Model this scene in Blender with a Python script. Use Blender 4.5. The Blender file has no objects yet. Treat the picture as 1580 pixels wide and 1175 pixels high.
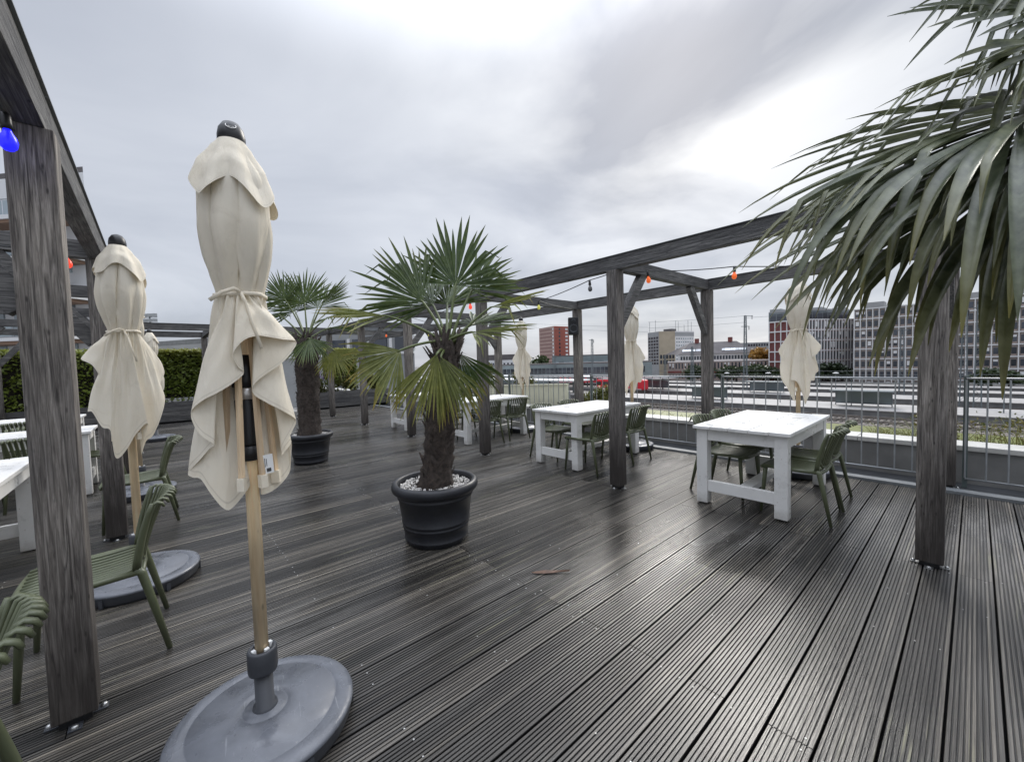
import bpy, math, random
import numpy as np
from mathutils import Vector, Matrix
RAD = math.radians
random.seed(7)
rng = np.random.default_rng(7)
C = bpy.context.scene.collection
SC = bpy.context.scene

# ------------------------------------------------------------------ camera
F, YAW, PITCH, ROLL = 627.05, 0.851508, 0.0463, -0.02963
EYE = 1.5
fw = np.array([math.cos(YAW) * math.cos(PITCH), math.sin(YAW) * math.cos(PITCH), -math.sin(PITCH)])
rt0 = np.array([math.sin(YAW), -math.cos(YAW), 0.0])
up0 = np.cross(rt0, fw)
rt = rt0 * math.cos(ROLL) + up0 * math.sin(ROLL)
up = -rt0 * math.sin(ROLL) + up0 * math.cos(ROLL)
cam_d = bpy.data.cameras.new('camera')
cam = bpy.data.objects.new('camera', cam_d)
C.objects.link(cam)
M = Matrix(((rt[0], up[0], -fw[0], 0), (rt[1], up[1], -fw[1], 0), (rt[2], up[2], -fw[2], EYE), (0, 0, 0, 1)))
cam.matrix_world = M
cam_d.sensor_fit = 'HORIZONTAL'
cam_d.sensor_width = 36
cam_d.lens = F / 1580 * 36
cam_d.clip_start = 0.05
cam_d.clip_end = 3000
SC.camera = cam
SC.view_settings.view_transform = 'Standard'
SC.view_settings.look = 'None'
SC.view_settings.exposure = 0.85
SC.view_settings.gamma = 1.0
SC.cycles.use_denoising = True
SC.cycles.max_bounces = 8


def ray(x, y):
    d = fw * F + rt * (x - 790) - up * (y - 587.5)
    return d / F


def at(x, y, dep):
    """world point seen at photo position x, y at that depth in metres"""
    return Vector(ray(x, y) * dep + np.array([0, 0, EYE]))


def hor(x):
    """photo row of eye level at column x"""
    return 574.75 - 0.02966 * (x - 239.6)


def gp(x, dep, z=0.0):
    d = ray(x, hor(x)) * dep
    return Vector((d[0], d[1], z))


def zrow(x, y, dep):
    return EYE + (hor(x) - y) * dep / F


# ------------------------------------------------------------------ sky and sun
def nt(tree, typ, **kw):
    n = tree.nodes.new(typ)
    for k, v in kw.items():
        setattr(n, k, v)
    return n


SUN_DIR = Vector(ray(1050, 60)).normalized()
W = bpy.data.worlds.new('World')
SC.world = W
W.use_nodes = True
T = W.node_tree
T.nodes.clear()
L = T.links.new
tc = nt(T, 'ShaderNodeTexCoord')
sep = nt(T, 'ShaderNodeSeparateXYZ')
L(tc.outputs['Generated'], sep.inputs[0])
den = nt(T, 'ShaderNodeMath', operation='ADD')
den.inputs[1].default_value = 0.16
mz = nt(T, 'ShaderNodeMath', operation='MAXIMUM')
mz.inputs[1].default_value = 0.0
L(sep.outputs[2], mz.inputs[0])
L(mz.outputs[0], den.inputs[0])
dv = nt(T, 'ShaderNodeVectorMath', operation='SCALE')
inv = nt(T, 'ShaderNodeMath', operation='DIVIDE')
inv.inputs[0].default_value = 1.0
L(den.outputs[0], inv.inputs[1])
L(tc.outputs['Generated'], dv.inputs[0])
L(inv.outputs[0], dv.inputs['Scale'])
n1 = nt(T, 'ShaderNodeTexNoise')
n1.inputs['Scale'].default_value = 0.62
n1.inputs['Detail'].default_value = 7
n1.inputs['Roughness'].default_value = 0.52
n1.inputs['Distortion'].default_value = 0.5
off = nt(T, 'ShaderNodeVectorMath', operation='ADD')
off.inputs[1].default_value = (5.3, 2.2, 1.1)
L(dv.outputs[0], off.inputs[0])
L(off.outputs[0], n1.inputs['Vector'])
cr = nt(T, 'ShaderNodeValToRGB')
e = cr.color_ramp.elements
e[0].position, e[0].color = 0.30, (0.230, 0.247, 0.284, 1)
e[1].position, e[1].color = 0.70, (0.395, 0.413, 0.452, 1)
m_ = cr.color_ramp.elements.new(0.5)
m_.color = (0.308, 0.327, 0.370, 1)
L(n1.outputs['Fac'], cr.inputs[0])
# the sun behind the cloud: thin cloud near it glows
dot = nt(T, 'ShaderNodeVectorMath', operation='DOT_PRODUCT')
dot.inputs[1].default_value = SUN_DIR
nrm = nt(T, 'ShaderNodeVectorMath', operation='NORMALIZE')
L(tc.outputs['Generated'], nrm.inputs[0])
L(nrm.outputs[0], dot.inputs[0])
pw = nt(T, 'ShaderNodeMath', operation='POWER')
mx = nt(T, 'ShaderNodeMath', operation='MAXIMUM')
mx.inputs[1].default_value = 0.0
L(dot.outputs['Value'], mx.inputs[0])
L(mx.outputs[0], pw.inputs[0])
pw.inputs[1].default_value = 9.0
n2 = nt(T, 'ShaderNodeTexNoise')
n2.inputs['Scale'].default_value = 1.15
n2.inputs['Detail'].default_value = 6
n2.inputs['Distortion'].default_value = 0.4
L(dv.outputs[0], n2.inputs['Vector'])
mr = nt(T, 'ShaderNodeMapRange')
mr.inputs[1].default_value = 0.36
mr.inputs[2].default_value = 0.62
L(n2.outputs['Fac'], mr.inputs[0])
gm = nt(T, 'ShaderNodeMath', operation='MULTIPLY')
L(pw.outputs[0], gm.inputs[0])
L(mr.outputs[0], gm.inputs[1])
gcol = nt(T, 'ShaderNodeMix', data_type='RGBA', blend_type='ADD')
L(gm.outputs[0], gcol.inputs['Factor'])
L(cr.outputs[0], gcol.inputs['A'])
gcol.inputs['B'].default_value = (0.36, 0.35, 0.315, 1)
bg1 = nt(T, 'ShaderNodeBackground')
L(gcol.outputs['Result'], bg1.inputs[0])
# an overcast sky is brightest overhead
ov = nt(T, 'ShaderNodeMapRange', interpolation_type='SMOOTHSTEP')
for i_, q_ in enumerate((0.54, 1.0, 1.0, 5.2)):
    ov.inputs[i_ + 1].default_value = q_
L(mz.outputs[0], ov.inputs[0])
L(ov.outputs[0], bg1.inputs[1])
sky = nt(T, 'ShaderNodeTexSky', sky_type='NISHITA', sun_disc=False)
sky.sun_elevation = math.asin(SUN_DIR.z)
sky.sun_rotation = math.atan2(SUN_DIR.x, SUN_DIR.y)
sky.air_density = 1.0
bg2 = nt(T, 'ShaderNodeBackground')
L(sky.outputs[0], bg2.inputs[0])
bg2.inputs[1].default_value = 0.08
mxs = nt(T, 'ShaderNodeMixShader')
mxs.inputs[0].default_value = 0.93
L(bg2.outputs[0], mxs.inputs[1])
L(bg1.outputs[0], mxs.inputs[2])
out = nt(T, 'ShaderNodeOutputWorld')
L(mxs.outputs[0], out.inputs[0])

sd = bpy.data.lights.new('sun', 'SUN')
sd.energy = 1.1
sd.angle = RAD(22)
sd.color = (1.0, 0.96, 0.9)
so = bpy.data.objects.new('sun', sd)
C.objects.link(so)
so.rotation_euler = SUN_DIR.to_track_quat('Z', 'Y').to_euler()
so.location = SUN_DIR * 60

# ------------------------------------------------------------------ materials
MATS = {}


def new_mat(name):
    m = bpy.data.materials.new(name)
    m.use_nodes = True
    t = m.node_tree
    b = t.nodes['Principled BSDF']
    MATS[name] = m
    return m, t, b


def rgb(c, a=1.0):
    return (c[0], c[1], c[2], a)


def noise(t, vec, scale, detail=4, rough=0.55, dist=0.0):
    n = nt(t, 'ShaderNodeTexNoise')
    n.inputs['Scale'].default_value = scale
    n.inputs['Detail'].default_value = detail
    n.inputs['Roughness'].default_value = rough
    n.inputs['Distortion'].default_value = dist
    if vec is not None:
        t.links.new(vec, n.inputs['Vector'])
    return n


def ramp(t, fac, stops):
    r = nt(t, 'ShaderNodeValToRGB')
    els = r.color_ramp.elements
    els[0].position, els[0].color = stops[0][0], rgb(stops[0][1])
    els[1].position, els[1].color = stops[-1][0], rgb(stops[-1][1])
    for p_, c_ in stops[1:-1]:
        x = els.new(p_)
        x.color = rgb(c_)
    t.links.new(fac, r.inputs[0])
    return r


def mapping(t, vec, scale):
    mp = nt(t, 'ShaderNodeMapping')
    mp.inputs['Scale'].default_value = scale
    t.links.new(vec, mp.inputs['Vector'])
    return mp.outputs[0]


def bump(t, b, h, strength, dist=0.01):
    bp = nt(t, 'ShaderNodeBump')
    bp.inputs['Strength'].default_value = strength
    bp.inputs['Distance'].default_value = dist
    t.links.new(h, bp.inputs['Height'])
    t.links.new(bp.outputs[0], b.inputs['Normal'])
    return bp


def mixc(t, fac, a, bcol, mode='MIX'):
    m = nt(t, 'ShaderNodeMix', data_type='RGBA', blend_type=mode)
    if isinstance(fac, (int, float)):
        m.inputs['Factor'].default_value = fac
    else:
        t.links.new(fac, m.inputs['Factor'])
    for s, v in (('A', a), ('B', bcol)):
        if isinstance(v, tuple):
            m.inputs[s].default_value = rgb(v)
        else:
            t.links.new(v, m.inputs[s])
    return m.outputs['Result']


def mapr(t, v, a, b_, c, d):
    m = nt(t, 'ShaderNodeMapRange')
    for i, q in enumerate((a, b_, c, d)):
        m.inputs[i + 1].default_value = q
    t.links.new(v, m.inputs[0])
    return m.outputs[0]


def plain(name, col, rough=0.5, var=0.15, scale=8.0, metal=0.0, bumps=0.0, spec=0.5):
    m, t, b = new_mat(name)
    tcn = nt(t, 'ShaderNodeTexCoord')
    n = noise(t, tcn.outputs['Object'], scale, 5)
    lo = tuple(c * (1 - var) for c in col)
    hi = tuple(min(1, c * (1 + var)) for c in col)
    r = ramp(t, n.outputs['Fac'], [(0.3, lo), (0.7, hi)])
    t.links.new(r.outputs[0], b.inputs['Base Color'])
    b.inputs['Roughness'].default_value = rough
    b.inputs['Metallic'].default_value = metal
    b.inputs['Specular IOR Level'].default_value = spec
    if bumps:
        n3 = noise(t, tcn.outputs['Object'], scale * 6, 4)
        bump(t, b, n3.outputs['Fac'], bumps)
    return m


def wood(name, axis, lo, mid, hi, rough=0.75, fine=95.0, wetbase=False, cracks=0.75):
    m, t, b = new_mat(name)
    tcn = nt(t, 'ShaderNodeTexCoord')
    oi = nt(t, 'ShaderNodeObjectInfo')
    add = nt(t, 'ShaderNodeVectorMath', operation='ADD')
    comb = nt(t, 'ShaderNodeCombineXYZ')
    mm = nt(t, 'ShaderNodeMath', operation='MULTIPLY')
    mm.inputs[1].default_value = 31.0
    t.links.new(oi.outputs['Random'], mm.inputs[0])
    for i in range(3):
        t.links.new(mm.outputs[0], comb.inputs[i])
    t.links.new(tcn.outputs['Object'], add.inputs[0])
    t.links.new(comb.outputs[0], add.inputs[1])
    s = [fine, fine, fine]
    s[axis] = fine * 0.05
    n = noise(t, mapping(t, add.outputs[0], tuple(s)), 1.0, 6, 0.65, 0.6)
    s2 = [6, 6, 6]
    s2[axis] = 1.2
    n2_ = noise(t, mapping(t, add.outputs[0], tuple(s2)), 1.0, 4, 0.6)
    r = ramp(t, n.outputs['Fac'], [(0.3, lo), (0.5, mid), (0.72, hi)])
    big = ramp(t, n2_.outputs['Fac'], [(0.3, (0.55, 0.55, 0.56)), (0.7, (1.25, 1.24, 1.2))])
    col = mixc(t, 1.0, r.outputs[0], big.outputs[0], 'MULTIPLY')
    pv = ramp(t, oi.outputs['Random'], [(0.0, (0.78, 0.77, 0.77)), (1.0, (1.22, 1.19, 1.14))])
    col = mixc(t, 1.0, col, pv.outputs[0], 'MULTIPLY')
    # drying cracks along the grain
    s4 = [34, 34, 34]
    s4[axis] = 0.9
    nc = noise(t, mapping(t, add.outputs[0], tuple(s4)), 1.0, 3, 0.5, 0.25)
    ck = nt(t, 'ShaderNodeMath', operation='ABSOLUTE')
    sb_ = nt(t, 'ShaderNodeMath', operation='SUBTRACT')
    sb_.inputs[1].default_value = 0.5
    t.links.new(nc.outputs['Fac'], sb_.inputs[0])
    t.links.new(sb_.outputs[0], ck.inputs[0])
    ckm = mapr(t, ck.outputs[0], 0.0, 0.022, cracks, 0.0)
    col = mixc(t, ckm, col, tuple(c * 0.35 for c in lo))
    # knots
    v = nt(t, 'ShaderNodeTexVoronoi')
    s3 = [5, 5, 5]
    s3[axis] = 1.6
    t.links.new(mapping(t, add.outputs[0], tuple(s3)), v.inputs['Vector'])
    kn = mapr(t, v.outputs['Distance'], 0.05, 0.14, 0.8, 0.0)
    col = mixc(t, kn, col, tuple(c * 0.45 for c in lo))
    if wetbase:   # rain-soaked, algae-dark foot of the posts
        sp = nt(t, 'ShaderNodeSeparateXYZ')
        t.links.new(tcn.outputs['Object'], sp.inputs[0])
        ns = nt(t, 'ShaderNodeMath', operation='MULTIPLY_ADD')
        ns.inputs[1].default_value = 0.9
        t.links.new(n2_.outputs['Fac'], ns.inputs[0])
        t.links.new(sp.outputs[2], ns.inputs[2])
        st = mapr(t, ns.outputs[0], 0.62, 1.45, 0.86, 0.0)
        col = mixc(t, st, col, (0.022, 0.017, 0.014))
    t.links.new(col, b.inputs['Base Color'])
    b.inputs['Roughness'].default_value = rough
    bump(t, b, n.outputs['Fac'], 0.7, 0.008)
    return m


GREY = ((0.045, 0.038, 0.035), (0.185, 0.170, 0.158), (0.40, 0.375, 0.355))
DGREY = ((0.036, 0.036, 0.038), (0.115, 0.115, 0.118), (0.25, 0.248, 0.248))
wood('post_wood', 2, *GREY, wetbase=True)
wood('beam_wood_x', 0, *DGREY)
wood('beam_wood_y', 1, *DGREY)
wood('planter_wood', 0, (0.05, 0.05, 0.052), (0.11, 0.11, 0.112), (0.19, 0.19, 0.19))
wood('pole_wood', 2, (0.80, 0.60, 0.37), (0.88, 0.70, 0.46), (0.92, 0.77, 0.55), rough=0.5, fine=60, cracks=0.0)
wood('rib_wood', 2, (0.72, 0.53, 0.34), (0.80, 0.62, 0.42), (0.86, 0.70, 0.50), rough=0.55, fine=60, cracks=0.0)


def deck_mat():
    m, t, b = new_mat('deck_wood')
    tcn = nt(t, 'ShaderNodeTexCoord')
    geo = nt(t, 'ShaderNodeNewGeometry')
    oi = nt(t, 'ShaderNodeObjectInfo')
    P = geo.outputs['Position']
    g = noise(t, mapping(t, P, (2.2, 160, 160)), 1.0, 5, 0.65, 0.3)
    base = ramp(t, g.outputs['Fac'], [(0.25, (0.013, 0.0121, 0.0112)), (0.5, (0.043, 0.0405, 0.0375)), (0.75, (0.112, 0.107, 0.099))])
    # board to board
    rr = ramp(t, oi.outputs['Random'], [(0.0, (0.48, 0.465, 0.45)), (0.5, (1.0, 0.97, 0.93)), (1.0, (1.75, 1.67, 1.55))])
    col = mixc(t, 1.0, base.outputs[0], rr.outputs[0], 'MULTIPLY')
    # ridge to ridge
    spo = nt(t, 'ShaderNodeSeparateXYZ')
    t.links.new(tcn.outputs['Object'], spo.inputs[0])
    fl_ = nt(t, 'ShaderNodeMath', operation='MULTIPLY_ADD')
    fl_.inputs[1].default_value = 9 / 0.1505
    fl_.inputs[2].default_value = 4.5
    t.links.new(spo.outputs[1], fl_.inputs[0])
    fr_ = nt(t, 'ShaderNodeMath', operation='FLOOR')
    t.links.new(fl_.outputs[0], fr_.inputs[0])
    cx_ = nt(t, 'ShaderNodeCombineXYZ')
    t.links.new(fr_.outputs[0], cx_.inputs[0])
    t.links.new(oi.outputs['Random'], cx_.inputs[1])
    wn = nt(t, 'ShaderNodeTexWhiteNoise', noise_dimensions='2D')
    t.links.new(cx_.outputs[0], wn.inputs['Vector'])
    rid_ = ramp(t, wn.outputs['Value'], [(0.0, (0.55, 0.55, 0.55)), (0.6, (1.0, 1.0, 0.99)), (0.9, (1.5, 1.48, 1.42)), (1.0, (2.4, 2.35, 2.2))])
    col = mixc(t, 1.0, col, rid_.outputs[0], 'MULTIPLY')
    # worn grey boards where it dries first
    d = noise(t, mapping(t, P, (0.33, 0.55, 1)), 1.0, 3, 0.5)
    dm = mapr(t, d.outputs['Fac'], 0.50, 0.64, 0.0, 1.0)
    d2 = noise(t, mapping(t, P, (1.1, 9, 9)), 1.0, 4, 0.6)
    dm2 = mapr(t, d2.outputs['Fac'], 0.42, 0.62, 0.1, 1.0)
    mul = nt(t, 'ShaderNodeMath', operation='MULTIPLY')
    t.links.new(dm, mul.inputs[0])
    t.links.new(dm2, mul.inputs[1])
    mul2 = nt(t, 'ShaderNodeMath', operation='MULTIPLY')
    t.links.new(mul.outputs[0], mul2.inputs[0])
    mul2.inputs[1].default_value = 0.72
    col = mixc(t, mul2.outputs[0], col, (0.20, 0.19, 0.175))
    # pale lichen streaks along ridges
    ms = noise(t, mapping(t, P, (1.3, 45, 45)), 1.0, 3, 0.6)
    mk = noise(t, mapping(t, P, (0.8, 1.3, 1)), 1.0, 3, 0.5)
    a1 = mapr(t, ms.outputs['Fac'], 0.56, 0.66, 0.0, 0.75)
    a2 = mapr(t, mk.outputs['Fac'], 0.52, 0.62, 0.0, 1.0)
    mu = nt(t, 'ShaderNodeMath', operation='MULTIPLY')
    t.links.new(a1, mu.inputs[0])
    t.links.new(a2, mu.inputs[1])
    col = mixc(t, mu.outputs[0], col, (0.21, 0.20, 0.135))
    # near-black colour towards the groove bottoms, by depth below the board top
    sp = nt(t, 'ShaderNodeSeparateXYZ')
    t.links.new(tcn.outputs['Object'], sp.inputs[0])
    gm_ = mapr(t, sp.outputs[2], -0.0045, -0.001, 0.85, 0.0)
    col = mixc(t, gm_, col, (0.008, 0.008, 0.0085))
    t.links.new(col, b.inputs['Base Color'])
    # wet film
    w = noise(t, mapping(t, P, (0.45, 0.75, 1)), 1.0, 4, 0.55)
    ro = mapr(t, w.outputs['Fac'], 0.38, 0.62, 0.21, 0.44)
    t.links.new(ro, b.inputs['Roughness'])
    b.inputs['Specular IOR Level'].default_value = 0.55
    fb = noise(t, mapping(t, P, (9, 220, 220)), 1.0, 4, 0.6)
    bump(t, b, fb.outputs['Fac'], 0.22, 0.003)


deck_mat()


def white_paint():
    m, t, b = new_mat('white_paint')
    tcn = nt(t, 'ShaderNodeTexCoord')
    n = noise(t, tcn.outputs['Object'], 5, 6, 0.65)
    r = ramp(t, n.outputs['Fac'], [(0.25, (0.60, 0.59, 0.56)), (0.45, (0.74, 0.73, 0.70)), (0.8, (0.79, 0.78, 0.755))])
    n2_ = noise(t, mapping(t, tcn.outputs['Object'], (9, 60, 60)), 1, 5, 0.7)
    wv = mapr(t, n2_.outputs['Fac'], 0.64, 0.74, 0.0, 0.45)
    col = mixc(t, wv, r.outputs[0], (0.50, 0.48, 0.44))
    spz = nt(t, 'ShaderNodeSeparateXYZ')
    t.links.new(tcn.outputs['Object'], spz.inputs[0])
    nd = noise(t, tcn.outputs['Object'], 18, 5, 0.7)
    sa_ = nt(t, 'ShaderNodeMath', operation='MULTIPLY_ADD')
    sa_.inputs[1].default_value = 0.16
    t.links.new(nd.outputs['Fac'], sa_.inputs[0])
    t.links.new(spz.outputs[2], sa_.inputs[2])
    dz = mapr(t, sa_.outputs[0], 0.08, 0.20, 0.55, 0.0)
    col = mixc(t, dz, col, (0.30, 0.28, 0.24))
    nk = noise(t, tcn.outputs['Object'], 46, 3, 0.5)
    ch = mapr(t, nk.outputs['Fac'], 0.70, 0.74, 0.0, 0.7)
    col = mixc(t, ch, col, (0.34, 0.28, 0.21))
    t.links.new(col, b.inputs['Base Color'])
    ro = mapr(t, n.outputs['Fac'], 0.35, 0.6, 0.22, 0.5)
    t.links.new(ro, b.inputs['Roughness'])
    n3 = noise(t, mapping(t, tcn.outputs['Object'], (8, 70, 70)), 1, 4, 0.6)
    bump(t, b, n3.outputs['Fac'], 0.18, 0.004)


white_paint()


def fabric():
    m, t, b = new_mat('canvas')
    tcn = nt(t, 'ShaderNodeTexCoord')
    n = noise(t, tcn.outputs['Object'], 4, 4)
    r = ramp(t, n.outputs['Fac'], [(0.3, (0.88, 0.805, 0.66)), (0.7, (0.93, 0.87, 0.745))])
    at_ = nt(t, 'ShaderNodeAttribute')
    at_.attribute_name = 'tip'
    sm1 = mapr(t, at_.outputs['Fac'], 0.960, 0.966, 0.0, 1.0)
    sm2 = mapr(t, at_.outputs['Fac'], 0.968, 0.974, 1.0, 0.0)
    sm3 = nt(t, 'ShaderNodeMath', operation='MULTIPLY')
    t.links.new(sm1, sm3.inputs[0])
    t.links.new(sm2, sm3.inputs[1])
    sm4 = nt(t, 'ShaderNodeMath', operation='MULTIPLY')
    t.links.new(sm3.outputs[0], sm4.inputs[0])
    sm4.inputs[1].default_value = 0.45
    nst = noise(t, tcn.outputs['Object'], 9, 6, 0.7, 1.2)
    stm = mapr(t, nst.outputs['Fac'], 0.56, 0.72, 0.0, 0.30)
    col = mixc(t, stm, r.outputs[0], (0.60, 0.53, 0.41))
    col = mixc(t, sm4.outputs[0], col, (0.45, 0.40, 0.32))
    t.links.new(col, b.inputs['Base Color'])
    b.inputs['Roughness'].default_value = 0.9
    b.inputs['Specular IOR Level'].default_value = 0.15
    n3 = noise(t, mapping(t, tcn.outputs['Object'], (26, 26, 4)), 1.0, 6, 0.62, 1.2)
    n4 = noise(t, tcn.outputs['Object'], 600, 2)
    ad = nt(t, 'ShaderNodeMath', operation='MULTIPLY_ADD')
    ad.inputs[1].default_value = 0.06
    t.links.new(n4.outputs['Fac'], ad.inputs[0])
    t.links.new(n3.outputs['Fac'], ad.inputs[2])
    bump(t, b, ad.outputs[0], 0.42, 0.02)
    tr = nt(t, 'ShaderNodeBsdfTranslucent')
    t.links.new(r.outputs[0], tr.inputs[0])
    mx_ = nt(t, 'ShaderNodeMixShader')
    mx_.inputs[0].default_value = 0.22
    t.links.new(b.outputs[0], mx_.inputs[1])
    t.links.new(tr.outputs[0], mx_.inputs[2])
    t.links.new(mx_.outputs[0], t.nodes['Material Output'].inputs[0])


fabric()


def leaf_mat(name, c_lo, c_hi, tip, trans=0.3, rough=0.42, attr=True):
    m, t, b = new_mat(name)
    tcn = nt(t, 'ShaderNodeTexCoord')
    oi = nt(t, 'ShaderNodeObjectInfo')
    n = noise(t, tcn.outputs['Object'], 22, 3)
    r = ramp(t, n.outputs['Fac'], [(0.3, c_lo), (0.7, c_hi)])
    rr = ramp(t, oi.outputs['Random'], [(0.0, (0.75, 0.8, 0.8)), (1.0, (1.25, 1.2, 1.0))])
    col = mixc(t, 1.0, r.outputs[0], rr.outputs[0], 'MULTIPLY')
    if attr:
        at_ = nt(t, 'ShaderNodeAttribute')
        at_.attribute_name = 'tip'
        col = mixc(t, at_.outputs['Fac'], col, tip)
    t.links.new(col, b.inputs['Base Color'])
    b.inputs['Roughness'].default_value = rough
    tr = nt(t, 'ShaderNodeBsdfTranslucent')
    t.links.new(col, tr.inputs[0])
    mx_ = nt(t, 'ShaderNodeMixShader')
    mx_.inputs[0].default_value = trans
    t.links.new(b.outputs[0], mx_.inputs[1])
    t.links.new(tr.outputs[0], mx_.inputs[2])
    t.links.new(mx_.outputs[0], t.nodes['Material Output'].inputs[0])
    return m


leaf_mat('palm_leaf', (0.040, 0.072, 0.018), (0.095, 0.135, 0.034), (0.24, 0.19, 0.035), trans=0.25)
leaf_mat('palm_leaf_yellow', (0.115, 0.138, 0.032), (0.22, 0.235, 0.065), (0.34, 0.24, 0.04), trans=0.3)
leaf_mat('palm_leaf_near', (0.048, 0.064, 0.032), (0.19, 0.205, 0.125), (0.17, 0.15, 0.03), trans=0.2, rough=0.32)
leaf_mat('hedge_leaf', (0.115, 0.17, 0.028), (0.23, 0.29, 0.048), (0.28, 0.28, 0.05), trans=0.42, attr=True)
leaf_mat('dark_leaf', (0.016, 0.016, 0.014), (0.035, 0.034, 0.026), (0.05, 0.04, 0.03), attr=False)
leaf_mat('shrub_leaf', (0.05, 0.075, 0.02), (0.12, 0.14, 0.045), (0.2, 0.16, 0.05), attr=True)
leaf_mat('tree_leaf', (0.02, 0.038, 0.016), (0.05, 0.07, 0.028), (0.1, 0.08, 0.03), attr=False)
leaf_mat('autumn_leaf', (0.20, 0.11, 0.025), (0.32, 0.19, 0.05), (0.3, 0.2, 0.05), attr=False)
leaf_mat('grass_blade', (0.10, 0.13, 0.03), (0.20, 0.22, 0.06), (0.26, 0.23, 0.09), attr=True)
leaf_mat('flower_petal', (0.16, 0.10, 0.30), (0.24, 0.16, 0.42), (0.2, 0.2, 0.4), attr=False)
leaf_mat('dead_leaf', (0.10, 0.05, 0.028), (0.20, 0.10, 0.06), (0.2, 0.1, 0.05), trans=0.05, attr=False)

plain('petiole', (0.10, 0.125, 0.04), 0.5)
plain('trunk_fibre', (0.058, 0.046, 0.039), 0.95, 0.5, 30, bumps=0.6)
plain('trunk_hair', (0.115, 0.085, 0.065), 0.95, 0.4, 20)
plain('pot_plastic', (0.017, 0.018, 0.022), 0.42, 0.3, 6, bumps=0.04)
plain('soil', (0.02, 0.015, 0.012), 0.95, 0.4, 30, bumps=0.5)
plain('pebble', (0.62, 0.60, 0.57), 0.6, 0.35, 25)
plain('chair_green', (0.088, 0.100, 0.053), 0.38, 0.14, 7, bumps=0.03)

plain('base_dark', (0.045, 0.048, 0.055), 0.45, 0.2, 5)
plain('black_plastic', (0.012, 0.012, 0.013), 0.4, 0.2, 9)
plain('hollow', (0.005, 0.005, 0.006), 0.8, 0.2)
plain('steel', (0.45, 0.45, 0.44), 0.35, 0.15, 12, metal=0.9)
plain('screw_steel', (0.42, 0.42, 0.41), 0.45, 0.15, 12, metal=0.8)
plain('brushed_ring', (0.62, 0.60, 0.57), 0.35, 0.1, 12, metal=0.7)
plain('paper_tag', (0.78, 0.78, 0.76), 0.7, 0.05)
plain('ink', (0.05, 0.05, 0.05), 0.7, 0.05)
plain('galvanised', (0.36, 0.375, 0.385), 0.45, 0.12, 10, metal=0.5)
plain('fence_post_paint', (0.10, 0.125, 0.12), 0.5)
plain('coping_white', (0.50, 0.49, 0.455), 0.45, 0.12, 4, bumps=0.06)
plain('parapet_grey', (0.19, 0.187, 0.178), 0.75, 0.2, 3, bumps=0.1)
plain('membrane', (0.045, 0.048, 0.052), 0.5, 0.3, 3)
plain('kerb_metal', (0.15, 0.16, 0.165), 0.45, 0.2, 4)
plain('cream_panel', (0.70, 0.69, 0.53), 0.5, 0.07, 3)
plain('cable', (0.012, 0.013, 0.014), 0.5)
plain('gravel', (0.15, 0.14, 0.13), 0.95, 0.4, 1.2)
plain('ballast', (0.17, 0.15, 0.135), 0.95, 0.45, 2.0, bumps=0.3)
plain('platform_paving', (0.29, 0.28, 0.27), 0.7, 0.16, 0.4)
plain('platform_edge', (0.14, 0.14, 0.14), 0.8, 0.3, 0.7)
plain('rail_steel', (0.10, 0.085, 0.075), 0.5, 0.2, 2, metal=0.4)
plain('sleeper', (0.13, 0.12, 0.11), 0.9, 0.3, 2)
plain('train_red', (0.62, 0.018, 0.035), 0.35, 0.08, 1)
plain('train_grey', (0.5, 0.5, 0.5), 0.4)
plain('brick_red', (0.19, 0.062, 0.055), 0.85, 0.25, 0.5)
plain('brick_dark', (0.14, 0.05, 0.05), 0.85, 0.25, 0.5)
plain('brick_tower', (0.38, 0.265, 0.235), 0.85, 0.1, 0.3)
plain('tower_band', (0.24, 0.15, 0.135), 0.85, 0.1, 0.3)
plain('tower_red', (0.29, 0.08, 0.055), 0.6, 0.12, 0.3)
plain('facade_white', (0.66, 0.66, 0.66), 0.7, 0.08, 0.3)
plain('facade_warm', (0.27, 0.235, 0.215), 0.8, 0.12, 0.3)
plain('facade_grey', (0.30, 0.31, 0.315), 0.8, 0.12, 0.3)
plain('facade_tan', (0.42, 0.36, 0.27), 0.85, 0.12, 0.3)
plain('facade_green', (0.20, 0.24, 0.245), 0.6, 0.15, 0.2)
plain('facade_brown', (0.24, 0.15, 0.10), 0.7, 0.2, 0.8)
plain('brick_pale', (0.30, 0.24, 0.215), 0.85, 0.2, 0.4)
plain('roof_slate', (0.11, 0.10, 0.10), 0.7, 0.2, 0.3)
plain('mast_steel', (0.13, 0.15, 0.16), 0.6, 0.15, 1)
plain('bin_green', (0.15, 0.19, 0.19), 0.6, 0.2, 2)
plain('bench_plank', (0.13, 0.13, 0.13), 0.6, 0.2, 6)


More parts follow.
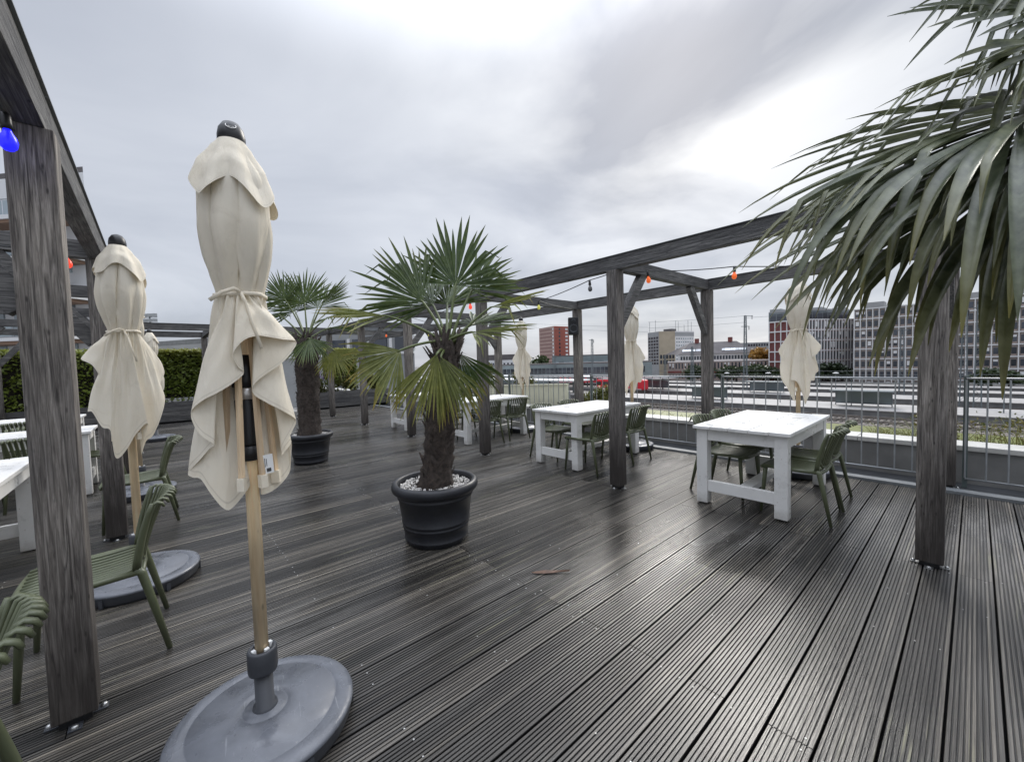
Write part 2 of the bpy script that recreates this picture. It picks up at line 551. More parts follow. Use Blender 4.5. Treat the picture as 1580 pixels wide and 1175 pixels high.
def scuffed(name, col):
    m, t, b = new_mat(name)
    tcn = nt(t, 'ShaderNodeTexCoord')
    O = tcn.outputs['Object']
    n = noise(t, O, 6, 6, 0.7, 0.6)
    r = ramp(t, n.outputs['Fac'], [(0.28, tuple(c * 0.72 for c in col)), (0.5, col), (0.75, tuple(c * 1.25 for c in col))])
    g = noise(t, O, 120, 3, 0.6)
    gm = mapr(t, g.outputs['Fac'], 0.66, 0.72, 0.0, 0.6)
    c2 = mixc(t, gm, r.outputs[0], (0.24, 0.23, 0.21))
    sc_ = noise(t, mapping(t, O, (5, 90, 40)), 1.0, 3, 0.5, 0.5)
    scm = mapr(t, sc_.outputs['Fac'], 0.69, 0.72, 0.0, 0.5)
    c2 = mixc(t, scm, c2, (0.28, 0.29, 0.30))
    t.links.new(c2, b.inputs['Base Color'])
    w = noise(t, O, 7, 4, 0.6)
    t.links.new(mapr(t, w.outputs['Fac'], 0.42, 0.58, 0.16, 0.48), b.inputs['Roughness'])
    bump(t, b, n.outputs['Fac'], 0.12, 0.01)


scuffed('base_plastic', (0.115, 0.122, 0.138))


def glassy(name, col, rough=0.08, spec=0.7):
    m, t, b = new_mat(name)
    oi = nt(t, 'ShaderNodeObjectInfo')
    r = ramp(t, oi.outputs['Random'], [(0, tuple(c * 0.6 for c in col)), (1, tuple(c * 1.5 for c in col))])
    t.links.new(r.outputs[0], b.inputs['Base Color'])
    b.inputs['Roughness'].default_value = rough
    b.inputs['Specular IOR Level'].default_value = spec


glassy('window_glass', (0.035, 0.042, 0.055))
glassy('window_pale', (0.22, 0.26, 0.28), 0.2)
glassy('roof_glass', (0.62, 0.66, 0.70), 0.15)


def bulb_mat(name, col, em):
    m, t, b = new_mat(name)
    b.inputs['Base Color'].default_value = rgb(col)
    b.inputs['Roughness'].default_value = 0.3
    b.inputs['Emission Color'].default_value = rgb(col)
    b.inputs['Emission Strength'].default_value = em


bulb_mat('bulb_orange', (0.80, 0.14, 0.03), 0.35)
bulb_mat('bulb_red', (0.85, 0.06, 0.03), 0.55)
bulb_mat('bulb_blue', (0.01, 0.01, 0.95), 1.0)
bulb_mat('bulb_yellow', (0.62, 0.60, 0.12), 0.2)
bulb_mat('bulb_green', (0.0, 0.7, 0.2), 0.8)
bulb_mat('bulb_clear', (0.12, 0.12, 0.12), 0.0)

# ------------------------------------------------------------------ mesh helpers


class MB:
    def __init__(self):
        self.v, self.f, self.a = [], [], []

    def quad_box(self, x0, x1, y0, y1, z0, z1):
        n = len(self.v)
        self.v += [(x0, y0, z0), (x1, y0, z0), (x1, y1, z0), (x0, y1, z0), (x0, y0, z1), (x1, y0, z1), (x1, y1, z1), (x0, y1, z1)]
        self.f += [tuple(n + i for i in q) for q in ((0, 3, 2, 1), (4, 5, 6, 7), (0, 1, 5, 4), (1, 2, 6, 5), (2, 3, 7, 6), (3, 0, 4, 7))]
        return self

    def bar(self, p0, p1, w, h, upv=(0, 0, 1)):
        p0, p1 = Vector(p0), Vector(p1)
        d = (p1 - p0).normalized()
        u = Vector(upv)
        s = d.cross(u)
        if s.length < 1e-4:
            s = d.cross(Vector((0, 1, 0)))
        s.normalize()
        u = s.cross(d)
        n = len(self.v)
        for p in (p0, p1):
            for a, b in ((-1, -1), (1, -1), (1, 1), (-1, 1)):
                self.v.append(tuple(p + s * (a * w / 2) + u * (b * h / 2)))
        self.f += [tuple(n + i for i in q) for q in ((0, 3, 2, 1), (4, 5, 6, 7), (0, 1, 5, 4), (1, 2, 6, 5), (2, 3, 7, 6), (3, 0, 4, 7))]
        return self

    def tube(self, pts, rad, n=10, sx=1.0, cap=True):
        pts = [Vector(p) for p in pts]
        if not isinstance(rad, (list, tuple)):
            rad = [rad] * len(pts)
        b0 = len(self.v)
        prev = None
        for i, p in enumerate(pts):
            d = (pts[min(i + 1, len(pts) - 1)] - pts[max(i - 1, 0)]).normalized()
            if prev is None:
                ref = Vector((0, 0, 1)) if abs(d.z) < 0.9 else Vector((1, 0, 0))
                s = d.cross(ref).normalized()
            else:
                s = (prev - d * prev.dot(d)).normalized()
            prev = s
            u = s.cross(d)
            for k in range(n):
                a = 2 * math.pi * k / n
                self.v.append(tuple(p + s * (math.cos(a) * rad[i] * sx) + u * (math.sin(a) * rad[i])))
        for i in range(len(pts) - 1):
            for k in range(n):
                k2 = (k + 1) % n
                self.f.append((b0 + i * n + k, b0 + (i + 1) * n + k, b0 + (i + 1) * n + k2, b0 + i * n + k2))
        if cap:
            self.f.append(tuple(b0 + k for k in range(n)))
            e0 = b0 + (len(pts) - 1) * n
            self.f.append(tuple(e0 + k for k in reversed(range(n))))
        return self

    def lathe(self, prof, n=48, c=(0, 0)):
        b0 = len(self.v)
        for r, z in prof:
            for k in range(n):
                a = 2 * math.pi * k / n
                self.v.append((c[0] + r * math.cos(a), c[1] + r * math.sin(a), z))
        for i in range(len(prof) - 1):
            for k in range(n):
                k2 = (k + 1) % n
                self.f.append((b0 + i * n + k, b0 + i * n + k2, b0 + (i + 1) * n + k2, b0 + (i + 1) * n + k))
        return self

    def mesh(self, name, mat=None, smooth=False):
        me = bpy.data.meshes.new(name)
        me.from_pydata(self.v, [], self.f)
        if mat:
            me.materials.append(MATS[mat])
        if smooth:
            me.polygons.foreach_set('use_smooth', [True] * len(me.polygons))
        if self.a:
            at_ = me.attributes.new('tip', 'FLOAT', 'POINT')
            at_.data.foreach_set('value', self.a)
        me.update()
        return me

    def build(self, name, mat, parent=None, smooth=False, loc=None, bevel=0.0):
        return put(name, self.mesh(name, mat, smooth), parent, loc, bevel=bevel)


def put(name, me, parent=None, loc=None, rotz=None, scale=None, bevel=0.0):
    o = bpy.data.objects.new(name, me)
    C.objects.link(o)
    if parent is not None:
        o.parent = parent
    if loc is not None:
        o.location = loc
    if rotz is not None:
        o.rotation_euler = (0, 0, rotz)
    if scale is not None:
        o.scale = scale
    if bevel:
        b = o.modifiers.new('bevel', 'BEVEL')
        b.width = bevel
        b.segments = 2
        b.limit_method = 'ANGLE'
    return o


def np_mesh(name, V, Fq, mat, tip=None, smooth=False):
    me = bpy.data.meshes.new(name)
    V = np.asarray(V, dtype=np.float32)
    Fq = np.asarray(Fq, dtype=np.int32)
    k = Fq.shape[1]
    me.vertices.add(len(V))
    me.vertices.foreach_set('co', V.ravel())
    me.loops.add(Fq.size)
    me.loops.foreach_set('vertex_index', Fq.ravel())
    me.polygons.add(len(Fq))
    me.polygons.foreach_set('loop_start', np.arange(0, Fq.size, k, dtype=np.int32))
    me.polygons.foreach_set('loop_total', np.full(len(Fq), k, dtype=np.int32))
    if smooth:
        me.polygons.foreach_set('use_smooth', np.ones(len(Fq), dtype=bool))
    me.update(calc_edges=True)
    me.validate()
    if mat:
        me.materials.append(MATS[mat])
    if tip is not None:
        a = me.attributes.new('tip', 'FLOAT', 'POINT')
        a.data.foreach_set('value', np.asarray(tip, dtype=np.float32))
    return me


def tag(o, label, cat, group=None, kind=None):
    o['label'] = label
    o['category'] = cat
    if group:
        o['group'] = group
    if kind:
        o['kind'] = kind
    return o


def thing(name, label, cat, loc=(0, 0, 0), rotz=0.0, group=None):
    o = bpy.data.objects.new(name, None)
    C.objects.link(o)
    o.empty_display_size = 0.2
    o.location = loc
    o.rotation_euler = (0, 0, rotz)
    return tag(o, label, cat, group)


def structure(o):
    o['kind'] = 'structure'
    return o


def copy_tree(o, parent=None):
    c = o.copy()
    C.objects.link(c)
    c.parent = parent
    for ch in list(o.children):
        copy_tree(ch, c)
    return c


UNIT = MB().quad_box(-0.5, 0.5, -0.5, 0.5, -0.5, 0.5)
_unit = {}


def unit_mesh(mat):
    if mat not in _unit:
        _unit[mat] = UNIT.mesh('unit_' + mat, mat)
    return _unit[mat]

# ================================================================== the terrace deck
PITCH_B, BW, BT = 0.16, 0.1505, 0.027


def board_mesh(length):
    ys, zs = [], []
    y0 = -BW / 2
    ys += [y0, y0]
    zs += [-BT, -0.002]
    ng = 9
    rid = BW / ng
    for i in range(ng):
        a = y0 + i * rid
        if i == 0:
            ys += [a + 0.0015]
            zs += [0.0]
        else:
            ys += [a + 0.0045]
            zs += [0.0]
        if i < ng - 1:
            ys += [a + rid - 0.0028, a + rid - 0.001, a + rid + 0.0028]
            zs += [0.0, -0.0055, -0.0055]
        else:
            ys += [a + rid - 0.0015]
            zs += [0.0]
    ys += [-y0, -y0]
    zs += [-0.002, -BT]
    n = len(ys)
    v = [(-length / 2, ys[i], zs[i]) for i in range(n)] + [(length / 2, ys[i], zs[i]) for i in range(n)]
    f = [(i, i + 1, n + i + 1, n + i) for i in range(n - 1)] + [(n - 1, 0, n, 2 * n - 1)]
    f.append(tuple(range(n - 1, -1, -1)))
    f.append(tuple(range(n, 2 * n)))
    m = MB()
    m.v, m.f = v, f
    return m.mesh('deck_board', 'deck_wood')


sub = MB().quad_box(-5.2, 6.22, -2.4, 15.6, -0.12, -0.06).build('deck', 'hollow')
structure(sub)
bm_cache = {}
scr = MB()
EDGE = 6.16
nb = 0
row = 0
y = -1.7 + 0.06 - 0.0
k0 = -9          # gap lines at y = 0.06 + k * 0.16
for k in range(-9, 97):
    yc = 0.06 + k * PITCH_B + PITCH_B / 2
    odd = (k % 2 == 0)
    joints = [-4.9, -2.52, 1.80, EDGE] if odd else [-4.9, -0.36, 3.96, EDGE]
    for a, b in zip(joints[:-1], joints[1:]):
        if b < -2.4 and yc < 5.5:
            continue
        L_ = round(b - a - 0.004, 3)
        if L_ not in bm_cache:
            bm_cache[L_] = board_mesh(L_)
        o = put('board', bm_cache[L_], sub, ((a + b) / 2, yc, random.uniform(-0.0012, 0.0012)))
        o.rotation_euler = (random.uniform(-0.006, 0.006), 0, random.uniform(-0.0006, 0.0006))
        nb += 1
    if yc < 9:
        js = [-1.46, -0.91, 0.70, 1.25, 1.77, 1.83, 2.35, 2.88, 3.42, 3.93, 3.99, 4.5, 5.04, 5.6]
        for jx in js:
            if random.random() < (0.08 if jx in (0.70, 1.77, 3.93) else 0.72):
                continue
            for dy in (-0.045, 0.045):
                if random.random() < 0.75:
                    scr.lathe([(0.0046, 0.0007), (0.0038, 0.0016), (0.0, 0.0012)], 6, (jx + random.uniform(-.006, .006), yc + dy))
so_ = scr.build('screw', 'screw_steel', sub)
so_['kind'] = 'stuff'

# roof edge: kerb, membrane gutter, parapet
structure(MB().quad_box(EDGE + 0.006, 6.30, -3.0, 15.6, -0.10, 0.028).build('deck_kerb', 'kerb_metal'))
structure(MB().quad_box(6.304, 6.86, -3.0, 24, -0.6, -0.03).build('roof_gutter', 'membrane'))
pw_ = thing('parapet_wall', 'low grey concrete parapet with white coping behind the wire railing', 'wall', (6.86, 0, 0))
MB().quad_box(0, 0.32, -4, 24, -0.6, 0.345).build('wall', 'parapet_grey', pw_)
yy = -4.0
while yy < 24:
    MB().quad_box(-0.03, 0.36, yy + 0.003, yy + 2.497, 0.347, 0.405).build('coping', 'coping_white', pw_, bevel=0.006)
    yy += 2.5

# ================================================================== pergolas
PW = 0.14


def post_mesh():
    return MB().quad_box(-PW / 2, PW / 2, -PW / 2, PW / 2, 0.035, 2.505).mesh('post', 'post_wood')


POST = post_mesh()
FOOT = MB()
FOOT.quad_box(-0.05, 0.05, -0.05, 0.05, 0.004, 0.034)
FOOTD = FOOT.mesh('foot_block', 'black_plastic')
FOOTK = MB().quad_box(0.045, 0.098, -0.022, 0.022, 0.001, 0.006).mesh('foot_plate', 'base_dark')
FOOTP = MB().quad_box(0.045, 0.098, -0.022, 0.022, 0.001, 0.006).mesh('foot_plate', 'steel')
BOLT = MB().lathe([(0.0125, 0.006), (0.0125, 0.013), (0.009, 0.018), (0.0, 0.019)], 8).mesh('bolt', 'steel', True)


def add_post(root, x, y, rz=0.0):
    p = put('post', POST, root, (x, y, 0), bevel=0.006)
    p.rotation_euler = (random.uniform(-.004, .004), random.uniform(-.004, .004), rz)
    for q in range(4):
        put('foot_plate', FOOTK if x < 2 else FOOTP, p, (0, 0, 0), q * math.pi / 2)
        put('bolt', BOLT, p, (0.083 * math.cos(q * math.pi / 2), 0.083 * math.sin(q * math.pi / 2), 0))
    put('foot_block', FOOTD, p, (0, 0, 0))
    return p


def brace(root, x0, x1, y, z0, z1, name='brace'):
    # diagonal brace in the x-z plane, from a post up to the cross beam
    m = MB().bar((x0, y, z0), (x1, y, z1), 0.075, 0.11, (0, 0, 1))
    return m.build(name, 'beam_wood_x', root, bevel=0.004)


RY = [0.19 + 2.545 * i for i in range(-1, 6)]
AX, BX = 4.0, 6.42
pr = thing('pergola', 'weathered grey timber pergola over the white tables on the railing side', 'pergola')
ZB0, ZB1 = 2.506, 2.662
for i, yy in enumerate(RY):
    if i > 0:
        add_post(pr, AX, yy)
    if i < 6:
        add_post(pr, BX, yy)
    if i > 0:
        cb = MB().quad_box(AX + 0.052, BX - 0.052, yy - 0.05, yy + 0.05, ZB0 + 0.004, ZB1 - 0.006).build('cross_beam', 'beam_wood_x', pr, bevel=0.004)
        if i < 6:
            brace(pr, AX + 0.05, AX + 0.58, yy, 1.86, 2.52)
            if i != 3:
                brace(pr, BX - 0.05, BX - 0.58, yy, 1.86, 2.52)
for X in (AX, BX):
    ends = [-2.6] + [RY[i] for i in range(1, 7, 2)] + [16.2]
    for a, b in zip(ends[:-1], ends[1:]):
        MB().quad_box(X - 0.05, X + 0.05, a + 0.002, b - 0.002, ZB0, ZB1).build('beam', 'beam_wood_y', pr, bevel=0.004)
        MB().quad_box(X - 0.062, X + 0.062, a + 0.002, b - 0.002, ZB1 + 0.001, ZB1 + 0.007).build('beam_cap', 'kerb_metal', pr)

LY = [2.58 + 2.56 * i for i in range(-1, 6)]
LX, LX2 = -0.335, -2.85
pl_ = thing('pergola', 'weathered timber pergola beside the hanging canvas, its near post closest to the camera', 'pergola')
for i, yy in enumerate(LY):
    if i > 0 and i < 6:
        add_post(pl_, LX, yy)
    if i > 0:
        add_post(pl_, LX2, yy)
        MB().quad_box(LX2 + 0.052, LX - 0.052, yy - 0.05, yy + 0.05, ZB0 + 0.004, ZB1 - 0.006).build('cross_beam', 'beam_wood_x', pl_, bevel=0.004)
        brace(pl_, LX - 0.05, LX - 0.6, yy, 1.78, 2.52)
        brace(pl_, LX2 + 0.05, LX2 + 0.6, yy, 1.78, 2.52)
for X in (LX, LX2):
    ends = [-1.4] + [LY[i] for i in range(1, 6, 2)] + [15.5]
    for a, b in zip(ends[:-1], ends[1:]):
        MB().quad_box(X - 0.05, X + 0.05, a + 0.002, b - 0.002, ZB0, ZB1).build('beam', 'beam_wood_y', pl_, bevel=0.004)
        MB().quad_box(X - 0.062, X + 0.062, a + 0.002, b - 0.002, ZB1 + 0.001, ZB1 + 0.007).build('beam_cap', 'kerb_metal', pl_)
# the far end: two long beams that tie both sides together
pf_ = thing('pergola', 'far timber pergola spanning the terrace end in front of the hedge', 'pergola', (0, 0, 0))
for yy in (12.75, 15.3):
    MB().quad_box(LX + 0.06, AX - 0.06, yy - 0.05, yy + 0.05, ZB0 + 0.002, ZB1 + 0.002).build('beam', 'beam_wood_x', pf_, bevel=0.004)
    MB().quad_box(LX + 0.06, AX - 0.06, yy - 0.062, yy + 0.062, ZB1 + 0.003, ZB1 + 0.009).build('beam_cap', 'kerb_metal', pf_)
for xx in (1.15, 2.6):
    add_post(pf_, xx, 15.3)
    MB().quad_box(xx - 0.05, xx + 0.05, 12.81, 15.24, ZB0 + 0.004, ZB1 - 0.006).build('cross_beam', 'beam_wood_y', pf_, bevel=0.004)

# ================================================================== wire railing
rail_bar = MB().tube([(0, 0, 0.0), (0, 0, 1.08)], 0.0075, 6).mesh('bar', 'galvanised')
rail_labels = ['wire railing panel at the right edge behind the nearest pergola post',
               'wire railing panel behind the nearest white table on the railing side',
               'wire railing panel behind the second white table on the railing side',
               'wire railing panel in front of the pale cream panel wall',
               'wire railing panel left of the cream wall, behind the potted palm',
               'last wire railing panel near the far planter']
FX = 6.62
for i in range(6):
    ya = RY[0] + 2.545 * i + 0.13
    yb = ya + 2.545 - 0.26
    r_ = thing('railing_panel', rail_labels[i], 'railing', (FX, ya, 0.075), group='wire railing panels along the roof edge')
    MB().tube([(0, 0, 1.10), (0, yb - ya, 1.10)], 0.013, 8).build('top_rail', 'galvanised', r_, True)
    MB().tube([(0, 0, 0.0), (0, yb - ya, 0.0)], 0.010, 8).build('bottom_rail', 'galvanised', r_, True)
    nbar = 15
    for k in range(nbar + 1):
        put('bar', rail_bar, r_, (0.0, (yb - ya) * k / nbar, 0.01))
    for yy in (0.0, yb - ya):
        MB().quad_box(0.012, 0.05, yy - 0.02, yy + 0.02, -0.10, 1.13).build('railing_post', 'fence_post_paint', r_)

# ================================================================== tables
TL, TWD, TH = 1.56, 0.86, 0.80


def make_table():
    root = thing('table', 'x', 'table')
    npk = 5
    w = TWD / npk
    for k in range(npk):
        y0 = -TWD / 2 + k * w
        MB().quad_box(-TL / 2, TL / 2, y0 + 0.003, y0 + w - 0.003, TH - 0.032, TH + random.uniform(-.0015, .0015)).build('plank', 'white_paint', root, bevel=0.004)
    lx, ly, lw = TL / 2 - 0.03, TWD / 2 - 0.03, 0.105
    for sx in (-1, 1):
        for sy in (-1, 1):
            xa, xb = sorted((sx * lx, sx * (lx - lw)))
            ya, yb = sorted((sy * ly, sy * (ly - lw)))
            MB().quad_box(xa, xb, ya, yb, 0.012, TH - 0.034).build('leg', 'white_paint', root, bevel=0.004)
    for sx in (-1, 1):
        xa, xb = sorted((sx * (lx - 0.012), sx * (lx - 0.055)))
        MB().quad_box(xa, xb, -ly + lw + 0.001, ly - lw - 0.001, TH - 0.145, TH - 0.035).build('apron', 'white_paint', root, bevel=0.003)
        MB().quad_box(xa, xb, -ly + lw + 0.001, ly - lw - 0.001, 0.135, 0.245).build('stretcher', 'white_paint', root, bevel=0.003)
    for sy in (-1, 1):
        ya, yb = sorted((sy * (ly - 0.008), sy * (ly - 0.05)))
        MB().quad_box(-lx + lw + 0.001, lx - lw - 0.001, ya, yb, TH - 0.145, TH - 0.035).build('apron', 'white_paint', root, bevel=0.003)
    MB().quad_box(-lx + 0.058, lx - 0.058, -0.055, 0.055, 0.150, 0.205).build('stretcher', 'white_paint', root, bevel=0.003)
    return root


tab0 = make_table()
tables = [
    ((4.90, 1.49), 0.0, 'white timber table nearest the right edge, with a canvas umbrella behind it'),
    ((4.95, 3.90), 0.0, 'white timber table half hidden behind the middle pergola post'),
    ((4.97, 6.50), 0.0, 'white timber table between the potted palm and the cream panel wall'),
    ((4.97, 8.90), 0.0, 'farthest white table on the railing side, left of the palm trunk'),
    ((-1.24, 4.68), math.pi / 2, 'white table at the left picture edge behind the nearest post'),
    ((-1.42, 7.65), 0.0, 'second white table on the left, beyond the nearest post'),
    ((-1.75, 10.1), 0.0, 'farthest white table on the left, in front of the dark shrub'),
]
for i, ((x, y), rz, lab) in enumerate(tables):
    o = tab0 if i == 0 else copy_tree(tab0)
    o.location = (x, y, 0)
    o.rotation_euler = (0, 0, rz + random.uniform(-.012, .012))
    tag(o, lab, 'table', 'white timber tables')

# ================================================================== chairs
NS = 11


def make_chair():
    root = thing('chair', 'x', 'chair')
    hw = 0.205

    def back_x(z, yy):
        t = (z - 0.44) / 0.38
        return -0.195 - 0.075 * t - 0.05 * t * t + 0.055 * (abs(yy) / 0.23) ** 2 * (0.4 + 0.6 * t) - 0.02
    for k in range(NS):
        u = -1 + 2 * k / (NS - 1)
        # seat slat, front lip to rear
        ys = u * hw
        pts = []
        for j in range(9):
            t = j / 8
            x = 0.235 - t * 0.44
            z = 0.452 - 0.018 * math.sin(math.pi * t) + 0.0 - (0.016 if j == 0 else 0)
            z += 0.012 * abs(u) ** 2
            pts.append((x, ys * (1.06 - 0.12 * t), z))
        MB().tube(pts, 0.0085, 6, 1.75).build('seat_slat', 'chair_green', root, True)
        # back slat: lower edge curved, curled over at the top
        pts = []
        zlow = 0.475 + 0.05 * abs(u) ** 3
        zt = 0.815 - 0.02 * u * u
        for j in range(8):
            t = j / 7
            z = zlow + (zt - zlow) * t
            yy = u * (0.185 + 0.04 * t)
            pts.append((back_x(z, yy), yy, z))
        xl, yl, zl = pts[-1]
        pts.append((xl - 0.016, yl, zl + 0.008))
        pts.append((xl - 0.034, yl, zl - 0.002))
        pts.append((xl - 0.044, yl, zl - 0.022))
        MB().tube(pts, [0.0085] * 8 + [0.0085, 0.008, 0.006], 6, 1.75).build('back_slat', 'chair_green', root, True)
    # side rails of the back run down into the rear legs
    for s in (-1, 1):
        pts = []
        for j in range(8):
            t = j / 7
            z = 0.80 - (0.80 - 0.47) * t
            yy = s * (0.232 - 0.012 * t)
            pts.append((back_x(z, yy) + 0.004, yy, z))
        MB().tube(pts, [0.010, 0.013, 0.015, 0.016, 0.017, 0.018, 0.0185, 0.019], 9).build('back_rail', 'chair_green', root, True)
        MB().tube([pts[-1], (-0.215, s * 0.222, 0.44), (-0.245, s * 0.232, 0.30), (-0.305, s * 0.25, 0.004)],
                  [0.019, 0.0205, 0.0185, 0.013], 9).build('leg', 'chair_green', root, True)
        MB().tube([(0.205, s * 0.205, 0.445), (0.215, s * 0.213, 0.30), (0.238, s * 0.228, 0.004)],
                  [0.0195, 0.018, 0.0125], 9).build('leg', 'chair_green', root, True)
        MB().tube([(0.215, s * 0.222, 0.448), (0.0, s * 0.224, 0.444), (-0.215, s * 0.222, 0.452)], 0.016, 8).build('seat_rail', 'chair_green', root, True)
    MB().tube([(0.232, -0.218, 0.434), (0.245, -0.1, 0.43), (0.247, 0.1, 0.43), (0.232, 0.218, 0.434)], 0.014, 8).build('front_rail', 'chair_green', root, True)
    MB().tube([(-0.213, -0.218, 0.442), (-0.222, 0, 0.434), (-0.213, 0.218, 0.442)], 0.014, 8).build('rear_rail', 'chair_green', root, True)
    pts = [(back_x(0.478 + 0.05 * abs(u) ** 3, u * 0.19), u * 0.19, 0.474 + 0.05 * abs(u) ** 3) for u in np.linspace(-1.12, 1.12, 9)]
    MB().tube(pts, 0.012, 8).build('back_lower_rail', 'chair_green', root, True)
    return root


H = math.pi / 2
ch0 = make_chair()
NEAR = 'nearest white table on the railing side'
chairs = [
    (4.53, 1.10, H, 'green slatted chair at the right side of the nearest railing table, closer of the pair'),
    (5.08, 1.13, H, 'green slatted chair at the right side of the nearest railing table, farther of the pair'),
    (4.72, 1.79, -H, 'green slatted chair at the left side of the nearest railing table, closer of the pair'),
    (5.30, 1.82, -H, 'green slatted chair at the left side of the nearest railing table, farther of the pair'),
    (4.42, 3.48, H, 'green slatted chair left of the middle pergola post, back towards the camera'),
    (5.22, 3.46, H, 'green slatted chair right of the middle pergola post, back towards the camera'),
    (4.62, 4.30, -H, 'green slatted chair across the second railing table, closer of the two'),
    (5.32, 4.34, -H, 'green slatted chair across the second railing table, farther of the two'),
    (4.55, 6.05, H, 'green slatted chair right of the second pergola post, closer of the two at third table'),
    (5.22, 6.06, H, 'green slatted chair below the far canvas umbrella at the third table'),
    (4.62, 6.93, -H, 'green slatted chair across the third railing table, behind the palm trunk'),
    (5.30, 6.93, -H, 'green slatted chair across the third railing table, towards the cream wall'),
    (4.75, 8.45, H, 'green slatted chair at the farthest railing table, seen under its top'),
    (-0.66, 1.78, math.pi, 'green slatted chair cut by the lower left picture edge'),
    (-0.325, 3.12, math.pi, 'green slatted chair beside the nearest post, umbrella foot behind it'),
    (-0.20, 5.55, math.pi, 'green slatted chair farther along the left row, next to the second post'),
    (-1.25, 3.62, H, 'green slatted chair at the near end of the left edge table'),
    (-1.05, 7.22, H, 'green slatted chair on the near side of the second left table, right one'),
    (-1.62, 7.2, H, 'green slatted chair on the near side of the second left table, left one'),
    (-0.62, 7.72, math.pi * 0.97, 'green slatted chair at the end of the second left table'),
    (-1.3, 8.1, -H, 'green slatted chair on the far side of the second left table'),
    (-1.5, 9.7, H, 'green slatted chair on the near side of the farthest left table'),
]
for i, (x, y, rz, lab) in enumerate(chairs):
    o = ch0 if i == 0 else copy_tree(ch0)
    o.location = (x, y, 0.001)
    o.rotation_euler = (0, 0, rz + random.uniform(-.05, .05))
    tag(o, lab, 'chair', 'green slatted plastic chairs')

# ================================================================== closed umbrellas


def sm(a, b, x):
    t = min(1, max(0, (x - a) / (b - a)))
    return t * t * (3 - 2 * t)


def pw_lin(x, pts):
    for (x0, y0), (x1, y1) in zip(pts[:-1], pts[1:]):
        if x <= x1:
            t = (x - x0) / (x1 - x0)
            t = t * t * (3 - 2 * t) * 0.5 + t * 0.5
            return y0 + (y1 - y0) * t
    return pts[-1][1]


Z_TIE = 1.79


def path_a():
    """hem of the front umbrella, one open front: (sideways, height, towards viewer)"""
    L_ = [(475, 305, .15), (415, 303, .165), (350, 325, .17), (300, 385, .165), (320, 440, .15), (350, 470, .13), (300, 515, .15), (230, 555, .155), (150, 590, .13), (100, 632, .08),
          (112, 690, .085), (150, 745, .105), (208, 790, .115), (185, 805, .09), (140, 850, .06), (76, 910, .0), (98, 932, .02), (140, 945, .045), (190, 1020, .07), (250, 1095, .08), (295, 1098, .07), (380, 1008, .03)]
    R_ = [(545, 312, .13), (630, 312, .07), (600, 370, .09), (540, 430, .12), (460, 480, .135), (402, 525, .14), (398, 570, .13), (470, 618, .135), (560, 665, .11), (630, 710, .05), (612, 760, .055),
          (560, 840, .085), (548, 880, .07), (585, 850, .03), (612, 835, -.01), (608, 900, -.01), (600, 980, -.01), (540, 1035, .03), (480, 1062, .045), (440, 1060, .02)]
    B_ = [(520, 1000, -.07), (560, 900, -.11), (500, 1000, -.14), (430, 1040, -.12), (400, 960, -.17), (330, 1010, -.13), (270, 1040, -.10), (250, 930, -.14), (180, 900, -.10), (230, 980, -.06), (300, 1020, -.04)]
    out_ = []
    for X, Y, d in L_[::-1] + R_ + B_:
        x, y_ = 270 + X / 3.265, 440 + Y / 3.265
        z = Z_TIE - 0.002635 * (y_ - 460)
        out_.append(((x - (372 + (y_ - 460) * 0.062)) / 387 * 0.81, z + 0.012 + 0.10 * max(d, 0), d * 0.80))
    return out_


def path_b():
    """hem of the umbrellas that hang shut: wings at one side"""
    pts = [(470, 640, -.06), (400, 690, 0), (450, 740, .04), (495, 782, .06), (470, 830, .04), (436, 900, .0), (455, 950, .04), (490, 1005, .07), (530, 1010, .11), (528, 1080, .12), (555, 1140, .13), (585, 1172, .12),
           (605, 1110, .14), (645, 1030, .16), (700, 1008, .15), (690, 1080, .12), (670, 1150, .10), (705, 1120, .07), (745, 1060, .07), (790, 1000, .05), (803, 885, .0), (775, 800, -.03), (815, 750, -.07), (780, 715, -.10),
           (730, 850, -.13), (760, 940, -.15), (690, 1000, -.16), (640, 940, -.19), (600, 1040, -.16), (550, 1030, -.12), (545, 900, -.17), (500, 830, -.12), (520, 720, -.10)]
    out_ = []
    for X, Y, d in pts:
        z = 1.77 - (Y - 560) / 3.357 / 208
        out_.append(((X - 605 - (Y - 560) * 0.05) / 3.357 / 208 * 0.74, z + 0.01 + 0.08 * max(d, 0), d * 0.72))
    return out_


def spline_loop(P, n):
    P = [Vector(p_) for p_ in P]
    m = len(P)
    fine = []
    for i in range(m):
        p0, p1, p2, p3 = P[i - 1], P[i], P[(i + 1) % m], P[(i + 2) % m]
        for k in range(12):
            t = k / 12
            fine.append(0.5 * ((2 * p1) + (p2 - p0) * t + (2 * p0 - 5 * p1 + 4 * p2 - p3) * t * t + (3 * p1 - p0 - 3 * p2 + p3) * t ** 3))
    cum = [0.0]
    for i in range(1, len(fine) + 1):
        cum.append(cum[-1] + (fine[i % len(fine)] - fine[i - 1]).length)
    res, i = [], 0
    for k in range(n):
        q = cum[-1] * k / n
        while cum[i + 1] < q:
            i += 1
        f = (q - cum[i]) / max(1e-9, cum[i + 1] - cum[i])
        res.append(fine[i].lerp(fine[(i + 1) % len(fine)], f))
    return res


